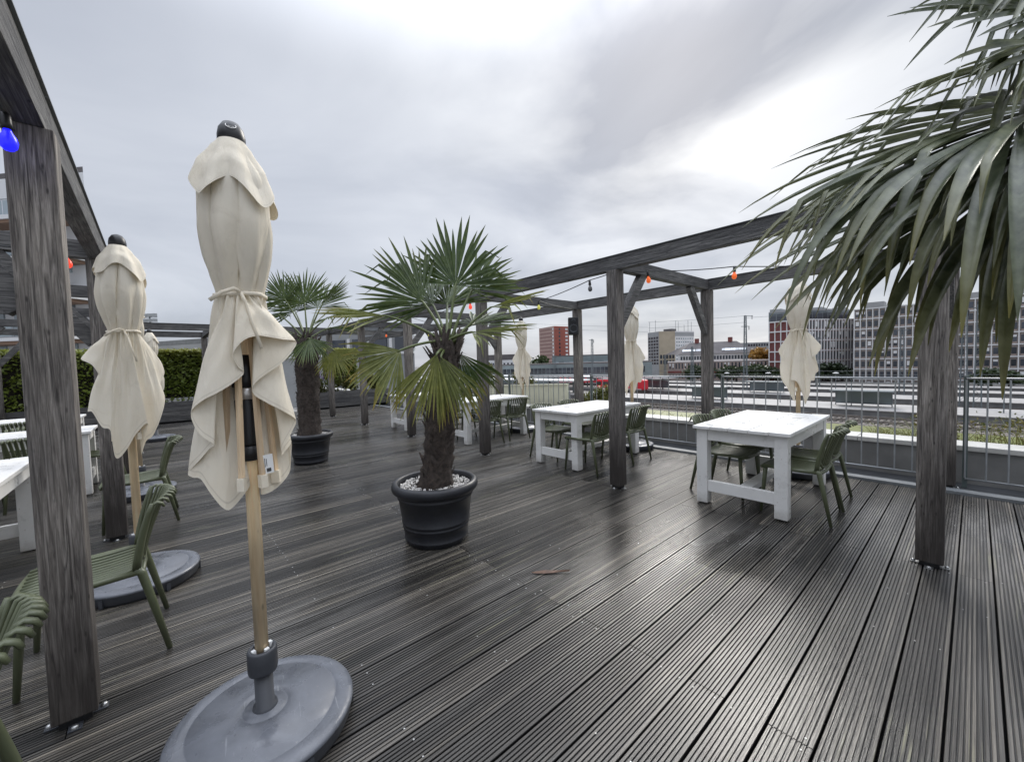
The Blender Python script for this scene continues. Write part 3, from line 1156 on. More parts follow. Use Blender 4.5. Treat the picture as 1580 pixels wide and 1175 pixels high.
def canopy_mesh(seed, style='b', mirror=False):
    R = random.Random(seed)
    ph = [R.uniform(0, 6.28) for _ in range(10)]
    Mn, Tn = 420, 36
    V, Fq = [], []
    pts = path_a() if style == 'a' else path_b()
    if seed % 5:
        pts = [(x + R.uniform(-.012, .012), z + R.uniform(-.035, .035), d + R.uniform(-.01, .01)) for x, z, d in pts] if style == 'b' else pts
    hemp = spline_loop([(x, d, z) for x, z, d in pts], Mn)
    # local frame: +x towards the viewer, y sideways
    hx = [h.y for h in hemp]
    hy = [(h.x if not mirror else -h.x) for h in hemp]
    hz = [h.z for h in hemp]
    # gathered ring at the tie: the cloth's own length runs round it
    i0 = max(range(Mn), key=lambda i: hx[i] - abs(hy[i]))
    sgn = 1 if sum(hx[i] * (hy[(i + 1) % Mn] - hy[i]) - hy[i] * (hx[(i + 1) % Mn] - hx[i]) for i in range(Mn)) > 0 else -1
    ring = []
    for i in range(Mn):
        a = sgn * 2 * math.pi * (i - i0) / Mn
        a0 = math.atan2(hy[i0], hx[i0])
        rr = 0.070 + 0.007 * math.cos(16 * a + ph[0])
        ring.append((rr * math.cos(a + a0), rr * math.sin(a + a0)))
    for i in range(Tn + 1):
        t = i / Tn
        w = 1 - (1 - t) ** 1.12
        for j in range(Mn):
            rx, ry = ring[j]
            fine = 0.0035 * math.sin(j * 0.37 + 7 * t + ph[2]) * math.sin(math.pi * t) + 0.006 * (1 - t) ** 2.5 * math.sin(j * 2 * math.pi * 34 / Mn + 2.0 * math.sin(j * 0.05 + ph[4]))
            x = rx + (hx[j] - rx) * w
            y_ = ry + (hy[j] - ry) * w
            nrm2 = math.hypot(x, y_) + 1e-6
            k = 1 + (fine + 0.010 * math.sin(3 * math.pi * t) * math.sin(j * 0.09 + ph[3]) * (1 - t)) / nrm2
            V.append((x * k, y_ * k, Z_TIE + (hz[j] - Z_TIE) * t))
    for i in range(Tn):
        for j in range(Mn):
            j2 = (j + 1) % Mn
            Fq.append((i * Mn + j, (i + 1) * Mn + j, (i + 1) * Mn + j2, i * Mn + j2))
    b0 = len(V)
    Un = 26
    N = 8

    def wob(s_, k):
        return 0.5 * math.sin(2 * s_ + ph[k]) + 0.35 * math.sin(3 * s_ + ph[k + 1]) + 0.25 * math.sin(5 * s_ + ph[k + 2])
    for i in range(Un + 1):
        t = i / Un
        z = Z_TIE + t * (2.37 - Z_TIE)
        for j in range(Mn):
            s_ = 2 * math.pi * j / Mn
            a8 = N * (s_ + 0.35 * (1 - t)) + ph[0] + 1.3 * wob(s_, 3)
            tri = (2 / math.pi) * math.asin(0.985 * math.cos(a8))
            bulge = sm(0, 0.3, t) * (1 - sm(0.75, 1.0, t))
            r = pw_lin(t, [(0, 0.072), (0.12, 0.084), (0.45, 0.108), (0.72, 0.098), (1.0, 0.044)])
            r = r * (1 + 0.10 * wob(s_, 5) * bulge) + 0.024 * tri * (0.35 + 0.65 * bulge) + 0.004 * math.sin(3 * a8 + 8 * t) * bulge
            th = s_ + 0.26 * bulge * math.sin(a8)
            V.append((r * math.cos(th), r * math.sin(th), z))
    for i in range(Un):
        for j in range(Mn):
            j2 = (j + 1) % Mn
            Fq.append((b0 + i * Mn + j, b0 + i * Mn + j2, b0 + (i + 1) * Mn + j2, b0 + (i + 1) * Mn + j))
    tipv = [i / Tn for i in range(Tn + 1) for j in range(Mn)] + [0.0] * ((Un + 1) * Mn)
    return np_mesh('canopy', V, Fq, 'canvas', tip=tipv, smooth=True)


def flap_mesh(seed):
    R = random.Random(seed + 50)
    ph = [R.uniform(0, 6.28) for _ in range(6)]
    Mn, Tn = 120, 12
    V, Fq = [], []
    for i in range(Tn + 1):
        t = i / Tn
        for j in range(Mn):
            s = 2 * math.pi * j / Mn
            lob = 0.5 + 0.5 * math.cos(4 * s + ph[0])
            lob2 = 0.5 + 0.5 * math.cos(s + ph[1])
            zh = 2.225 - 0.10 * lob * (0.35 + lob2) - 0.02 * math.sin(3 * s + ph[2])
            r = pw_lin(t, [(0, 0.046), (0.2, 0.07), (0.6, 0.108), (1.0, 0.122)])
            r += 0.034 * lob * (0.3 + lob2) * t * t + 0.010 * math.cos(8 * s + ph[3]) * t
            z = 2.382 - (2.382 - zh) * t
            V.append((r * math.cos(s), r * math.sin(s), z))
    for i in range(Tn):
        for j in range(Mn):
            j2 = (j + 1) % Mn
            Fq.append((i * Mn + j, (i + 1) * Mn + j, (i + 1) * Mn + j2, i * Mn + j2))
    return np_mesh('vent_flap', V, Fq, 'canvas', tip=[i / Tn for i in range(Tn + 1) for j in range(Mn)], smooth=True)


def solid(o, th=0.002):
    m = o.modifiers.new('solid', 'SOLIDIFY')
    m.thickness = th
    m.offset = 0
    es = o.modifiers.new('edge', 'EDGE_SPLIT')
    es.split_angle = RAD(70)
    return o


def umbrella_base(root):
    # round weight, tube and clamp belong to the umbrella stand
    MB().lathe([(0.0, 0.112), (0.075, 0.112), (0.078, 0.108), (0.084, 0.108), (0.087, 0.111), (0.12, 0.109), (0.26, 0.098), (0.264, 0.093), (0.270, 0.093), (0.273, 0.096),
                (0.318, 0.088), (0.332, 0.082), (0.338, 0.072), (0.334, 0.066)], 72).build('weight_disc', 'base_plastic', root, True)
    side = MB().lathe([(0.332, 0.066), (0.326, 0.02), (0.318, 0.004), (0.0, 0.002)], 72)
    side.build('weight_side', 'base_dark', root, True)
    for k in range(6):
        a = k * math.pi / 3 + 0.4
        nb_ = MB().quad_box(0.318, 0.336, -0.012, 0.012, 0.006, 0.058).build('seam_rib', 'base_dark', root)
        nb_.rotation_euler = (0, 0, a)
    t = MB().lathe([(0.046, 0.108), (0.044, 0.122), (0.034, 0.125), (0.033, 0.30), (0.0, 0.30)], 28).build('stand_tube', 'base_dark', root, True)
    c = MB().lathe([(0.030, 0.262), (0.052, 0.265), (0.054, 0.275), (0.054, 0.352), (0.050, 0.360), (0.040, 0.360), (0.038, 0.345), (0.028, 0.345)], 32).build('stand_collar', 'base_dark', root, True)
    for k in range(4):
        a = k * math.pi / 2 + 0.5
        w = MB().quad_box(0.027, 0.040, -0.008, 0.008, 0.340, 0.366).build('clamp_wedge', 'paper_tag', root)
        w.rotation_euler = (0, 0, a)


def make_umbrella(seed, style='b', detail=True, mirror=False):
    root = thing('umbrella', 'x', 'umbrella')
    umbrella_base(root)
    MB().tube([(0, 0, 0.30), (0, 0, 2.37)], 0.0245, 20).build('pole', 'pole_wood', root, True)
    solid(put('canopy', canopy_mesh(seed, style, mirror), root))
    solid(put('vent_flap', flap_mesh(seed), root))
    MB().lathe([(0.040, 2.372), (0.047, 2.385), (0.047, 2.405), (0.042, 2.43), (0.028, 2.452), (0.010, 2.461), (0.0, 2.462)], 28).build('finial', 'black_plastic', root, True)
    st = MB()
    pts = []
    for j in range(33):
        a = 2 * math.pi * j / 32
        rr = 0.084 + 0.004 * math.cos(8 * a)
        pts.append((rr * math.cos(a), rr * math.sin(a), 1.79 + 0.004 * math.sin(2 * a)))
    st.tube(pts, 0.009, 6, 0.35)
    so2 = st.build('tie_strap', 'canvas', root, True)
    # the two loose ends of the knot
    MB().tube([(0.088, 0.0, 1.795), (0.10, -0.02, 1.805), (0.11, -0.06, 1.785), (0.115, -0.095, 1.755)], 0.008, 6, 0.3).build('strap_end', 'canvas', so2, True)
    MB().tube([(0.088, 0.0, 1.79), (0.10, 0.012, 1.76), (0.122, 0.03, 1.68), (0.15, 0.055, 1.58)], 0.008, 6, 0.3).build('strap_end', 'canvas', so2, True)
    if detail:
        ro = MB().lathe([(0.026, 1.20), (0.042, 1.20), (0.044, 1.21), (0.044, 1.38), (0.041, 1.385)], 28).build('runner', 'black_plastic', root, True)
        MB().lathe([(0.0265, 1.14), (0.046, 1.142), (0.046, 1.198), (0.040, 1.20)], 28).build('runner_foot', 'black_plastic', ro, True)
        MB().lathe([(0.0415, 1.386), (0.0465, 1.388), (0.0465, 1.428), (0.0415, 1.43)], 28).build('ring', 'brushed_ring', ro, True)
        MB().lathe([(0.041, 1.431), (0.048, 1.433), (0.048, 1.47), (0.036, 1.50), (0.030, 1.56), (0.026, 1.56)], 28).build('runner_head', 'black_plastic', ro, True)
        for k in range(8):
            a = k * math.pi / 4 + 0.42
            ca, sa = math.cos(a), math.sin(a)
            b_ = MB().tube([(0.040 * ca, 0.040 * sa, 2.30), (0.046 * ca, 0.046 * sa, 1.80), (0.064 * ca, 0.064 * sa, 1.55), (0.088 * ca, 0.088 * sa, 1.09)], 0.0115, 4).build('rib', 'rib_wood', root)
            MB().bar((0.0885 * ca, 0.0885 * sa, 1.089), (0.0905 * ca, 0.0905 * sa, 1.04), 0.024, 0.03, (ca, sa, 0)).build('rib_end', 'canvas', b_)
        tg = MB().quad_box(-0.0006, 0.0006, -0.022, 0.022, -0.075, 0.0).build('label_tag', 'paper_tag', root, loc=(0.078, 0.052, 1.165))
        tg.rotation_euler = (0.05, 0, 0.3)
        for q, (dy, dz, w, h) in enumerate(((0.004, -0.061, 0.016, 0.014), (-0.008, -0.03, 0.002, 0.035), (-0.002, -0.03, 0.002, 0.03), (-0.014, -0.034, 0.0015, 0.028))):
            MB().quad_box(0.0008, 0.0014, dy - w / 2, dy + w / 2, dz - h / 2, dz + h / 2).build('print', 'ink', tg)
    return root


def emblem(root):
    # small round emblem on the front of the finial
    e = MB()
    c = Vector((0.040, 0, 2.428))
    nrm_ = Vector((0.8, 0, 0.6)).normalized()
    s = Vector((0, 1, 0))
    u = nrm_.cross(s)
    pts = [c + s * (0.017 * math.cos(a)) + u * (0.015 * math.sin(a)) for a in np.linspace(0, 2 * math.pi, 25)]
    e.tube(pts, 0.0012, 5)
    for p_ in ([(-.008, -.007), (-.006, .003), (0, .009), (.006, .003), (.008, -.007)], [(-.0035, -.007), (0, .002), (.0035, -.007)]):
        e.tube([c + s * a + u * b for a, b in p_], 0.0011, 5)
    e.build('emblem', 'brushed_ring', root)


um1 = make_umbrella(3, 'a')
emblem(um1)
um1.location = (0.27, 1.92, 0)
um1.rotation_euler = (0, 0, math.atan2(-1.92, -0.27))
tag(um1, 'closed cream canvas umbrella in front, its wooden ribs and black runner showing', 'umbrella', 'closed canvas umbrellas')
um2 = make_umbrella(11)
um2.location = (-0.15, 3.93, 0)
um2.rotation_euler = (0, 0, math.atan2(-3.93, 0.15))
tag(um2, 'closed cream canvas umbrella behind the nearest post, second from the front on the left', 'umbrella', 'closed canvas umbrellas')
um3 = copy_tree(um2)
um3.location = (-0.2, 6.75, 0)
um3.rotation_euler = (0, 0, 1.0)
tag(um3, 'closed cream umbrella mostly hidden behind the second umbrella on the left', 'umbrella', 'closed canvas umbrellas')
um4 = make_umbrella(23, detail=False)
um4.location = (-0.05, 12.0, 0)
um4.rotation_euler = (0, 0, 4.9)
tag(um4, 'small far closed umbrella on the left in front of the clipped hedge', 'umbrella', 'closed canvas umbrellas')
um5 = make_umbrella(31, mirror=True)
um5.location = (6.0, 1.45, 0)
um5.rotation_euler = (0, 0, 3.5)
tag(um5, 'closed cream umbrella at the railing behind the nearest table, under the palm leaves', 'umbrella', 'closed canvas umbrellas')
um6 = copy_tree(um4)
um6.location = (6.0, 3.80, 0)
um6.rotation_euler = (0, 0, 3.4)
tag(um6, 'closed cream umbrella half hidden by the middle pergola post', 'umbrella', 'closed canvas umbrellas')
um7 = copy_tree(um5)
um7.location = (6.0, 6.5, 0)
um7.rotation_euler = (0, 0, 4.4)
tag(um7, 'closed cream umbrella in front of the cream panel wall', 'umbrella', 'closed canvas umbrellas')

# ================================================================== potted palms


def pot(loc, label, s=1.0, seed=1):
    root = thing('plant_pot', label, 'plant pot', loc, group='dark round plant pots')
    prof = [(0.0, 0.002), (0.235, 0.002), (0.243, 0.012), (0.247, 0.03), (0.252, 0.034), (0.252, 0.046), (0.249, 0.05), (0.258, 0.125), (0.264, 0.129), (0.264, 0.142), (0.261, 0.146), (0.263, 0.158),
            (0.269, 0.162), (0.269, 0.175), (0.266, 0.179), (0.290, 0.35), (0.297, 0.354), (0.298, 0.368), (0.294, 0.374), (0.298, 0.392), (0.318, 0.398), (0.336, 0.412), (0.342, 0.435), (0.338, 0.458),
            (0.322, 0.474), (0.306, 0.477), (0.294, 0.468), (0.288, 0.44), (0.284, 0.40)]
    MB().lathe([(r * s, z * s) for r, z in prof], 72).build('body', 'pot_plastic', root, True)
    MB().lathe([(0.288 * s, 0.40 * s), (0.2 * s, 0.415 * s), (0, 0.42 * s)], 40).build('soil', 'soil', root, True)
    # white pebbles, too many to count
    R = np.random.default_rng(seed)
    ico = [(0, 0, 1), (.9, 0, .3), (.28, .86, .3), (-.73, .53, .3), (-.73, -.53, .3), (.28, -.86, .3), (0, 0, -.8)]
    fi = [(0, 1, 2), (0, 2, 3), (0, 3, 4), (0, 4, 5), (0, 5, 1), (6, 2, 1), (6, 3, 2), (6, 4, 3), (6, 5, 4), (6, 1, 5)]
    V, Fq = [], []
    for k in range(620):
        a = R.uniform(0, 6.283)
        r = math.sqrt(R.uniform(0.30, 0.98)) * 0.278 * s
        sz = R.uniform(0.007, 0.015)
        n = len(V)
        q = R.uniform(0.6, 1.2, 3) * sz
        rot = R.uniform(0, 6.28)
        for p_ in ico:
            x, y_ = p_[0] * q[0], p_[1] * q[1]
            V.append((r * math.cos(a) + x * math.cos(rot) - y_ * math.sin(rot), r * math.sin(a) + x * math.sin(rot) + y_ * math.cos(rot), 0.422 * s + R.uniform(0, 0.022) + p_[2] * q[2]))
        Fq += [tuple(n + i for i in f) for f in fi]
    o = put('pebbles', np_mesh('pebbles', V, Fq, 'pebble'), root)
    o['kind'] = 'stuff'
    return root


def fan_mesh(hub, axis, normal, Rl, nb_, spread, droop, seed, wmax=0.034, yellow=0.4, fuse=0.50, segs=8, broken=0.25):
    """pleated fan leaf as real blades: hub, axis and normal in the thing's own frame"""
    R = np.random.default_rng(seed)
    axis = Vector(axis).normalized()
    normal = Vector(normal)
    normal = (normal - axis * normal.dot(axis)).normalized()
    side = normal.cross(axis)
    V, Fq, tip = [], [], []
    da = spread / nb_
    for i in range(nb_):
        a = -spread / 2 + (i + 0.5) * da + R.normal(0, 0.16 * da)
        Ri = Rl * (0.80 + 0.20 * math.cos(a * 0.75)) * R.uniform(0.84, 1.07)
        d = axis * math.cos(a) + side * math.sin(a) + normal * (0.10 * math.cos(2 * a) - 0.05)
        d += normal * R.normal(0, 0.035)
        d.normalize()
        sd_ = (-axis * math.sin(a) + side * math.cos(a))
        p = Vector(hub)
        step = Ri / segs
        n0 = len(V)
        my = R.uniform(0, yellow)
        dr = droop * R.uniform(0.55, 1.45)
        bend_at = R.uniform(0.5, 0.8)
        kink = R.uniform(0.5, 1.6) if R.random() < broken else 0.0
        for k in range(segs + 1):
            t = k / segs
            if t < fuse:
                w = 2 * Ri * t * math.tan(da / 2) * 1.04
                w = min(w, wmax * 1.5)
                fold = 0.32 * w
            else:
                wf = min(2 * Ri * fuse * math.tan(da / 2) * 1.04, wmax * 1.5)
                q = (t - fuse) / (1 - fuse)
                w = min(wf, wmax) * (1 - q ** 2.2) + 0.0015
                fold = 0.42 * w
            nn = sd_.cross(d).normalized()
            V += [tuple(p - sd_ * (w / 2) - nn * fold * 0.5), tuple(p + nn * fold * 0.5), tuple(p + sd_ * (w / 2) - nn * fold * 0.5)]
            tv = max(0.0, (t - 0.62) / 0.38) * my + (0.55 * my if t > 0.97 else 0)
            tip += [tv] * 3
            p = p + d * step
            g = dr * (0.25 if t < fuse else 1.0) * (1.5 if t > bend_at else 0.8) * step / Rl
            d = (d + Vector((0, 0, -1)) * g).normalized()
            if kink and t < bend_at <= t + 1 / segs:
                d = (d + Vector((0, 0, -1)) * kink).normalized()
        for k in range(segs):
            b_ = n0 + 3 * k
            Fq += [(b_, b_ + 1, b_ + 4, b_ + 3), (b_ + 1, b_ + 2, b_ + 5, b_ + 4)]
    return np_mesh('frond', V, Fq, None, tip), Vector(hub)


def add_frond(root, base, hub, axis, normal, Rl, nb_=34, spread=3.6, droop=0.5, seed=0, mat='palm_leaf', wmax=0.034, yellow=0.4, broken=0.2, pr=0.011, segs=8):
    # all positions in world space, stored relative to the palm's base
    o_ = Vector(root.location)
    me, h_ = fan_mesh(Vector(hub) - o_, axis, normal, Rl, nb_, spread, droop, seed, wmax, yellow, broken=broken, segs=segs)
    me.materials.append(MATS[mat])
    f = put('frond', me, root)
    b_, h2 = Vector(base) - o_, Vector(hub) - o_
    mid = (b_ + h2) / 2 + Vector((0, 0, 0.09 * (h2 - b_).length))
    pts = []
    for k in range(9):
        t = k / 8
        pts.append(b_ * (1 - t) ** 2 + mid * 2 * t * (1 - t) + h2 * t * t)
    pts.append(h2 + Vector(axis).normalized() * 0.03)
    MB().tube(pts, [pr * 1.9] + [pr * (1.3 - 0.5 * k / 8) for k in range(8)] + [pr * 0.4], 6).build('petiole', 'petiole', f, True)
    return f


def trunk(root, h0, h1, r0, r1, lean=(0, 0), seed=1, stubs=150, hairs=900):
    R = np.random.default_rng(seed)
    V, Fq = [], []
    n, m = 28, 40
    for i in range(m + 1):
        t = i / m
        z = h0 + (h1 - h0) * t
        cx, cy = lean[0] * t, lean[1] * t
        r = r0 + (r1 - r0) * t
        r *= 1 + 0.16 * math.exp(-((t - 0.0) / 0.10) ** 2)
        if t > 0.9:
            r *= 1 - 0.55 * (t - 0.9) / 0.1
        for k in range(n):
            a = 2 * math.pi * k / n
            rr = r * (1 + 0.07 * math.sin(5 * a + 17 * t) + 0.05 * R.normal())
            V.append((cx + rr * math.cos(a), cy + rr * math.sin(a), z))
    for i in range(m):
        for k in range(n):
            k2 = (k + 1) % n
            Fq.append((i * n + k, i * n + k2, (i + 1) * n + k2, (i + 1) * n + k))
    put('trunk', np_mesh('trunk', V, Fq, 'trunk_fibre', smooth=True), root)
    # old leaf bases and fibre
    V, Fq = [], []
    for k in range(stubs):
        t = R.uniform(0.02, 0.98) if k % 2 else R.uniform(0.86, 1.0)
        a = R.uniform(0, 6.283)
        r = (r0 + (r1 - r0) * t) * 0.98
        c = Vector((lean[0] * t + r * math.cos(a), lean[1] * t + r * math.sin(a), h0 + (h1 - h0) * t))
        o_ = Vector((math.cos(a), math.sin(a), 0))
        s_ = Vector((-math.sin(a), math.cos(a), 0))
        ln = R.uniform(0.05, 0.13) * (1.3 if t > 0.75 else 0.9)
        w = R.uniform(0.014, 0.032)
        d = (o_ * R.uniform(0.15, 0.55) + Vector((0, 0, 1)) + s_ * R.uniform(-.5, .5)).normalized()
        n0 = len(V)
        V += [tuple(c - s_ * w), tuple(c + s_ * w), tuple(c + d * ln + s_ * w * 0.35), tuple(c + d * ln - s_ * w * 0.35),
              tuple(c - s_ * w * .6 - o_ * .012 + Vector((0, 0, .01))), tuple(c + s_ * w * .6 - o_ * .012 + Vector((0, 0, .01))), tuple(c + d * ln * .96 + s_ * w * 0.2 - o_ * .010), tuple(c + d * ln * .96 - s_ * w * 0.2 - o_ * .010)]
        Fq += [tuple(n0 + q for q in f) for f in ((0, 1, 2, 3), (5, 4, 7, 6), (1, 5, 6, 2), (4, 0, 3, 7), (3, 2, 6, 7))]
    o2 = put('leaf_bases', np_mesh('leaf_bases', V, Fq, 'trunk_fibre'), root)
    o2['kind'] = 'stuff'
    V, Fq = [], []
    for k in range(hairs):
        t = R.uniform(0.0, 1.0) ** 1.1
        a = R.uniform(0, 6.283)
        r = (r0 + (r1 - r0) * t) * (1.0 + 0.14 * math.exp(-((t) / 0.10) ** 2))
        c = Vector((lean[0] * t + r * math.cos(a), lean[1] * t + r * math.sin(a), h0 + (h1 - h0) * t))
        o_ = Vector((math.cos(a), math.sin(a), 0))
        s_ = Vector((-math.sin(a), math.cos(a), 0))
        d = (o_ * R.uniform(0.05, 0.8) + s_ * R.uniform(-1, 1) + Vector((0, 0, R.uniform(-0.6, 0.9)))).normalized()
        ln = R.uniform(0.03, 0.10)
        wv = d.cross(o_).normalized() * 0.0012
        n0 = len(V)
        V += [tuple(c - wv), tuple(c + wv), tuple(c + d * ln * .5 + o_ * .01 + wv), tuple(c + d * ln * .5 + o_ * .01 - wv), tuple(c + d * ln + wv * .3 - Vector((0, 0, .012))), tuple(c + d * ln - wv * .3 - Vector((0, 0, .012)))]
        Fq += [(n0, n0 + 1, n0 + 2, n0 + 3), (n0 + 3, n0 + 2, n0 + 4, n0 + 5)]
    o3 = put('fibre', np_mesh('fibre', V, Fq, 'trunk_hair'), root)
    o3['kind'] = 'stuff'


# --- the middle palm
p1 = (1.77, 3.07, 0)
pot(p1, 'dark round pot with white pebbles under the middle palm', 1.075, 1)
palm1 = thing('palm_tree', 'fan palm with shaggy trunk in the middle of the terrace', 'palm', (p1[0], p1[1], 0.40), group='potted fan palms')
top1 = at(690, 528, 3.42)
trunk(palm1, 0.0, top1.z - 0.40, 0.128, 0.108, (top1.x - p1[0], top1.y - p1[1]), 3)
D1 = 3.42
SP = [  # hub px, depth offset, tip px, tip depth offset, facing, blades, spread, droop, mat, yellow
    ((703, 440), 0.10, (718, 348), 0.20, 'c', 26, 3.1, 0.10, 'palm_leaf', 0.15),
    ((652, 465), 0.02, (575, 395), 0.05, 'c', 23, 2.1, 0.22, 'palm_leaf', 0.35),
    ((596, 487), -0.05, (488, 480), -0.25, 'u', 23, 2.0, 0.25, 'palm_leaf_yellow', 0.6),
    ((618, 540), -0.25, (540, 595), -0.42, 'c', 26, 2.0, 0.45, 'palm_leaf_yellow', 0.9),
    ((674, 546), -0.30, (640, 645), -0.38, 'c', 20, 1.25, 0.50, 'palm_leaf_yellow', 0.6),
    ((680, 550), -0.26, (728, 640), -0.30, 'c', 14, 1.05, 0.7, 'palm_leaf_yellow', 0.9),
    ((757, 474), 0.05, (832, 452), -0.05, 'u', 21, 2.0, 0.15, 'palm_leaf_yellow', 0.4),
    ((728, 512), -0.2, (812, 508), -0.42, 'u', 21, 1.9, 0.30, 'palm_leaf_yellow', 0.5),
    ((728, 448), 0.16, (785, 415), 0.28, 'c', 20, 2.0, 0.15, 'palm_leaf', 0.3),
    ((668, 470), 0.25, (610, 440), 0.5, 'c', 23, 2.4, 0.2, 'palm_leaf', 0.3),
    ((730, 500), 0.3, (765, 480), 0.7, 'u', 23, 2.6, 0.3, 'palm_leaf', 0.3),
    ((690, 470), 0.35, (700, 420), 0.65, 'c', 23, 2.6, 0.2, 'palm_leaf', 0.3),
    ((708, 545), 0.05, (752, 610), 0.12, 'c', 16, 1.3, 0.6, 'palm_leaf', 0.9),
]
for i, (hp, hd, tp, td, fc, nb_, spd, dr, mt, yl) in enumerate(SP):
    hub = at(hp[0], hp[1], D1 + hd)
    tp_ = at(tp[0], tp[1], D1 + td)
    ax = tp_ - hub
    Rl = max(0.50, min(0.62, ax.length * 1.08))
    toc = Vector((-fw[0], -fw[1], 0.25)) if fc == 'c' else Vector((-0.25 * fw[0], -0.25 * fw[1], 1.0))
    if fc == 'c' and tp[1] < hp[1]:
        toc = Vector((-fw[0], -fw[1], 0.5))
    add_frond(palm1, top1 + Vector((random.uniform(-.04, .04), random.uniform(-.04, .04), random.uniform(-.06, .02))), hub, ax, toc, Rl, nb_, spd, dr, 100 + i, mt, 0.042, yl, 0.2)

# --- the palm farther back
p2 = (1.80, 6.98, 0)
pot(p2, 'dark round pot partly hidden by the front umbrella', 1.0, 2)
palm2 = thing('palm_tree', 'smaller-looking fan palm farther back, partly behind the front umbrella', 'palm', (p2[0], p2[1], 0.40), group='potted fan palms')
D2 = 6.44
top2 = at(472, 522, D2)
trunk(palm2, 0.0, top2.z - 0.40, 0.15, 0.165, (top2.x - p2[0], top2.y - p2[1]), 5)
SP2 = [
    ((470, 468), 0.1, (455, 415), 0.2, 'c', 34, 3.2, 0.12, 'palm_leaf', 0.2),
    ((440, 462), 0.0, (405, 425), 0.0, 'c', 32, 2.8, 0.2, 'palm_leaf', 0.3),
    ((498, 468), 0.1, (534, 430), 0.0, 'u', 30, 2.4, 0.1, 'palm_leaf', 0.3),
    ((505, 490), -0.1, (548, 480), -0.3, 'u', 30, 2.8, 0.3, 'palm_leaf', 0.4),
    ((478, 522), -0.3, (475, 560), -0.5, 'c', 28, 2.4, 0.4, 'palm_leaf', 0.5),
    ((515, 540), -0.1, (532, 585), -0.2, 'c', 30, 2.6, 0.4, 'palm_leaf_yellow', 0.7),
    ((430, 485), 0.1, (395, 495), 0.2, 'u', 30, 2.8, 0.35, 'palm_leaf', 0.3),
    ((455, 480), 0.5, (430, 440), 0.8, 'c', 28, 3.0, 0.2, 'palm_leaf', 0.3),
    ((490, 475), 0.5, (500, 440), 0.9, 'c', 28, 3.0, 0.2, 'palm_leaf', 0.3),
    ((440, 510), -0.1, (420, 545), -0.3, 'c', 28, 2.6, 0.5, 'palm_leaf', 0.5),
    ((510, 505), 0.4, (540, 505), 0.8, 'u', 28, 2.8, 0.4, 'palm_leaf', 0.4),
]
for i, (hp, hd, tp, td, fc, nb_, spd, dr, mt, yl) in enumerate(SP2):
    hub = at(hp[0], hp[1], D2 + hd)
    ax = at(tp[0], tp[1], D2 + td) - hub
    toc = Vector((-fw[0], -fw[1], 0.3)) if fc == 'c' else Vector((-0.25 * fw[0], -0.25 * fw[1], 1.0))
    add_frond(palm2, top2 + Vector((random.uniform(-.05, .05), random.uniform(-.05, .05), random.uniform(-.06, .02))), hub, ax, toc, max(0.5, min(0.66, ax.length)), nb_, spd, dr, 200 + i, mt, 0.034, yl, 0.12)

# --- the palm at the right edge, crown in the picture, trunk just outside it
D3 = 1.62
p3 = gp(1850, D3, 0)
pot((p3.x, p3.y, 0), 'dark round pot just outside the right picture edge', 1.02, 3)
palm3 = thing('palm_tree', 'big fan palm close to the camera, fronds hanging in from the right edge', 'palm', (p3.x, p3.y, 0.40), group='potted fan palms')
top3 = Vector((p3.x, p3.y, 2.15))
trunk(palm3, 0.0, 1.75, 0.13, 0.12, (0, 0), 8)
NM = 'palm_leaf_near'
SP3 = [
    # hub px, depth, tip px, depth, normal, R, n, spread, droop, yellow
    ((1630, -80), 1.35, (1470, 30), 1.25, 'c', 0.62, 22, 1.7, 0.5, 0.20),
    ((1645, 10), 1.30, (1450, 75), 1.20, 'c', 0.58, 20, 1.3, 0.30, 0.20),
    ((1660, 70), 1.25, (1450, 110), 1.15, 'u', 0.58, 22, 1.4, 0.5, 0.2),
    ((1640, 60), 1.15, (1560, 160), 1.05, 'c', 0.40, 18, 1.6, 0.6, 0.3),
    ((1625, 160), 1.50, (1400, 185), 1.42, 'u', 0.92, 26, 1.7, 0.75, 0.40),
    ((1615, 165), 1.28, (1390, 240), 1.16, 'u', 0.90, 24, 1.6, 1.35, 0.6),
    ((1600, 200), 1.45, (1330, 330), 1.36, 'u', 1.10, 26, 1.4, 0.85, 0.6),
    ((1575, 185), 1.18, (1430, 275), 1.02, 'u', 0.86, 19, 1.7, 2.4, 0.9),
    ((1590, 260), 1.55, (1370, 380), 1.48, 'u', 1.08, 22, 1.3, 1.2, 0.8),
    ((1635, 205), 1.10, (1530, 285), 0.98, 'u', 0.70, 18, 1.6, 2.8, 0.9),
    ((1580, 265), 1.30, (1430, 420), 1.22, 'u', 0.82, 17, 1.4, 2.0, 0.9),
    ((1800, 20), 1.7, (1760, -150), 1.8, 'c', 0.6, 28, 3.0, 0.4, 0.2),
    ((1960, 180), 1.8, (2150, 240), 1.9, 'u', 0.6, 28, 2.6, 0.9, 0.4),
    ((1900, 230), 2.0, (1940, 250), 2.6, 'u', 0.6, 28, 2.6, 0.9, 0.4),
]
for i, (hp, hd, tp, td, fc, Rl, nb_, spd, dr, yl) in enumerate(SP3):
    hub = at(hp[0], hp[1], hd)
    ax = at(tp[0], tp[1], td) - hub
    toc = Vector((-fw[0], -fw[1], 0.3)) if fc == 'c' else Vector((-0.3 * fw[0], -0.3 * fw[1], 1.0))
    add_frond(palm3, top3 + Vector((random.uniform(-.05, .05), random.uniform(-.05, .05), random.uniform(-.08, .02))), hub, ax, toc, Rl, nb_, spd, dr, 300 + i, NM, 0.038, yl, 0.45, 0.012, segs=14)

# ================================================================== planting


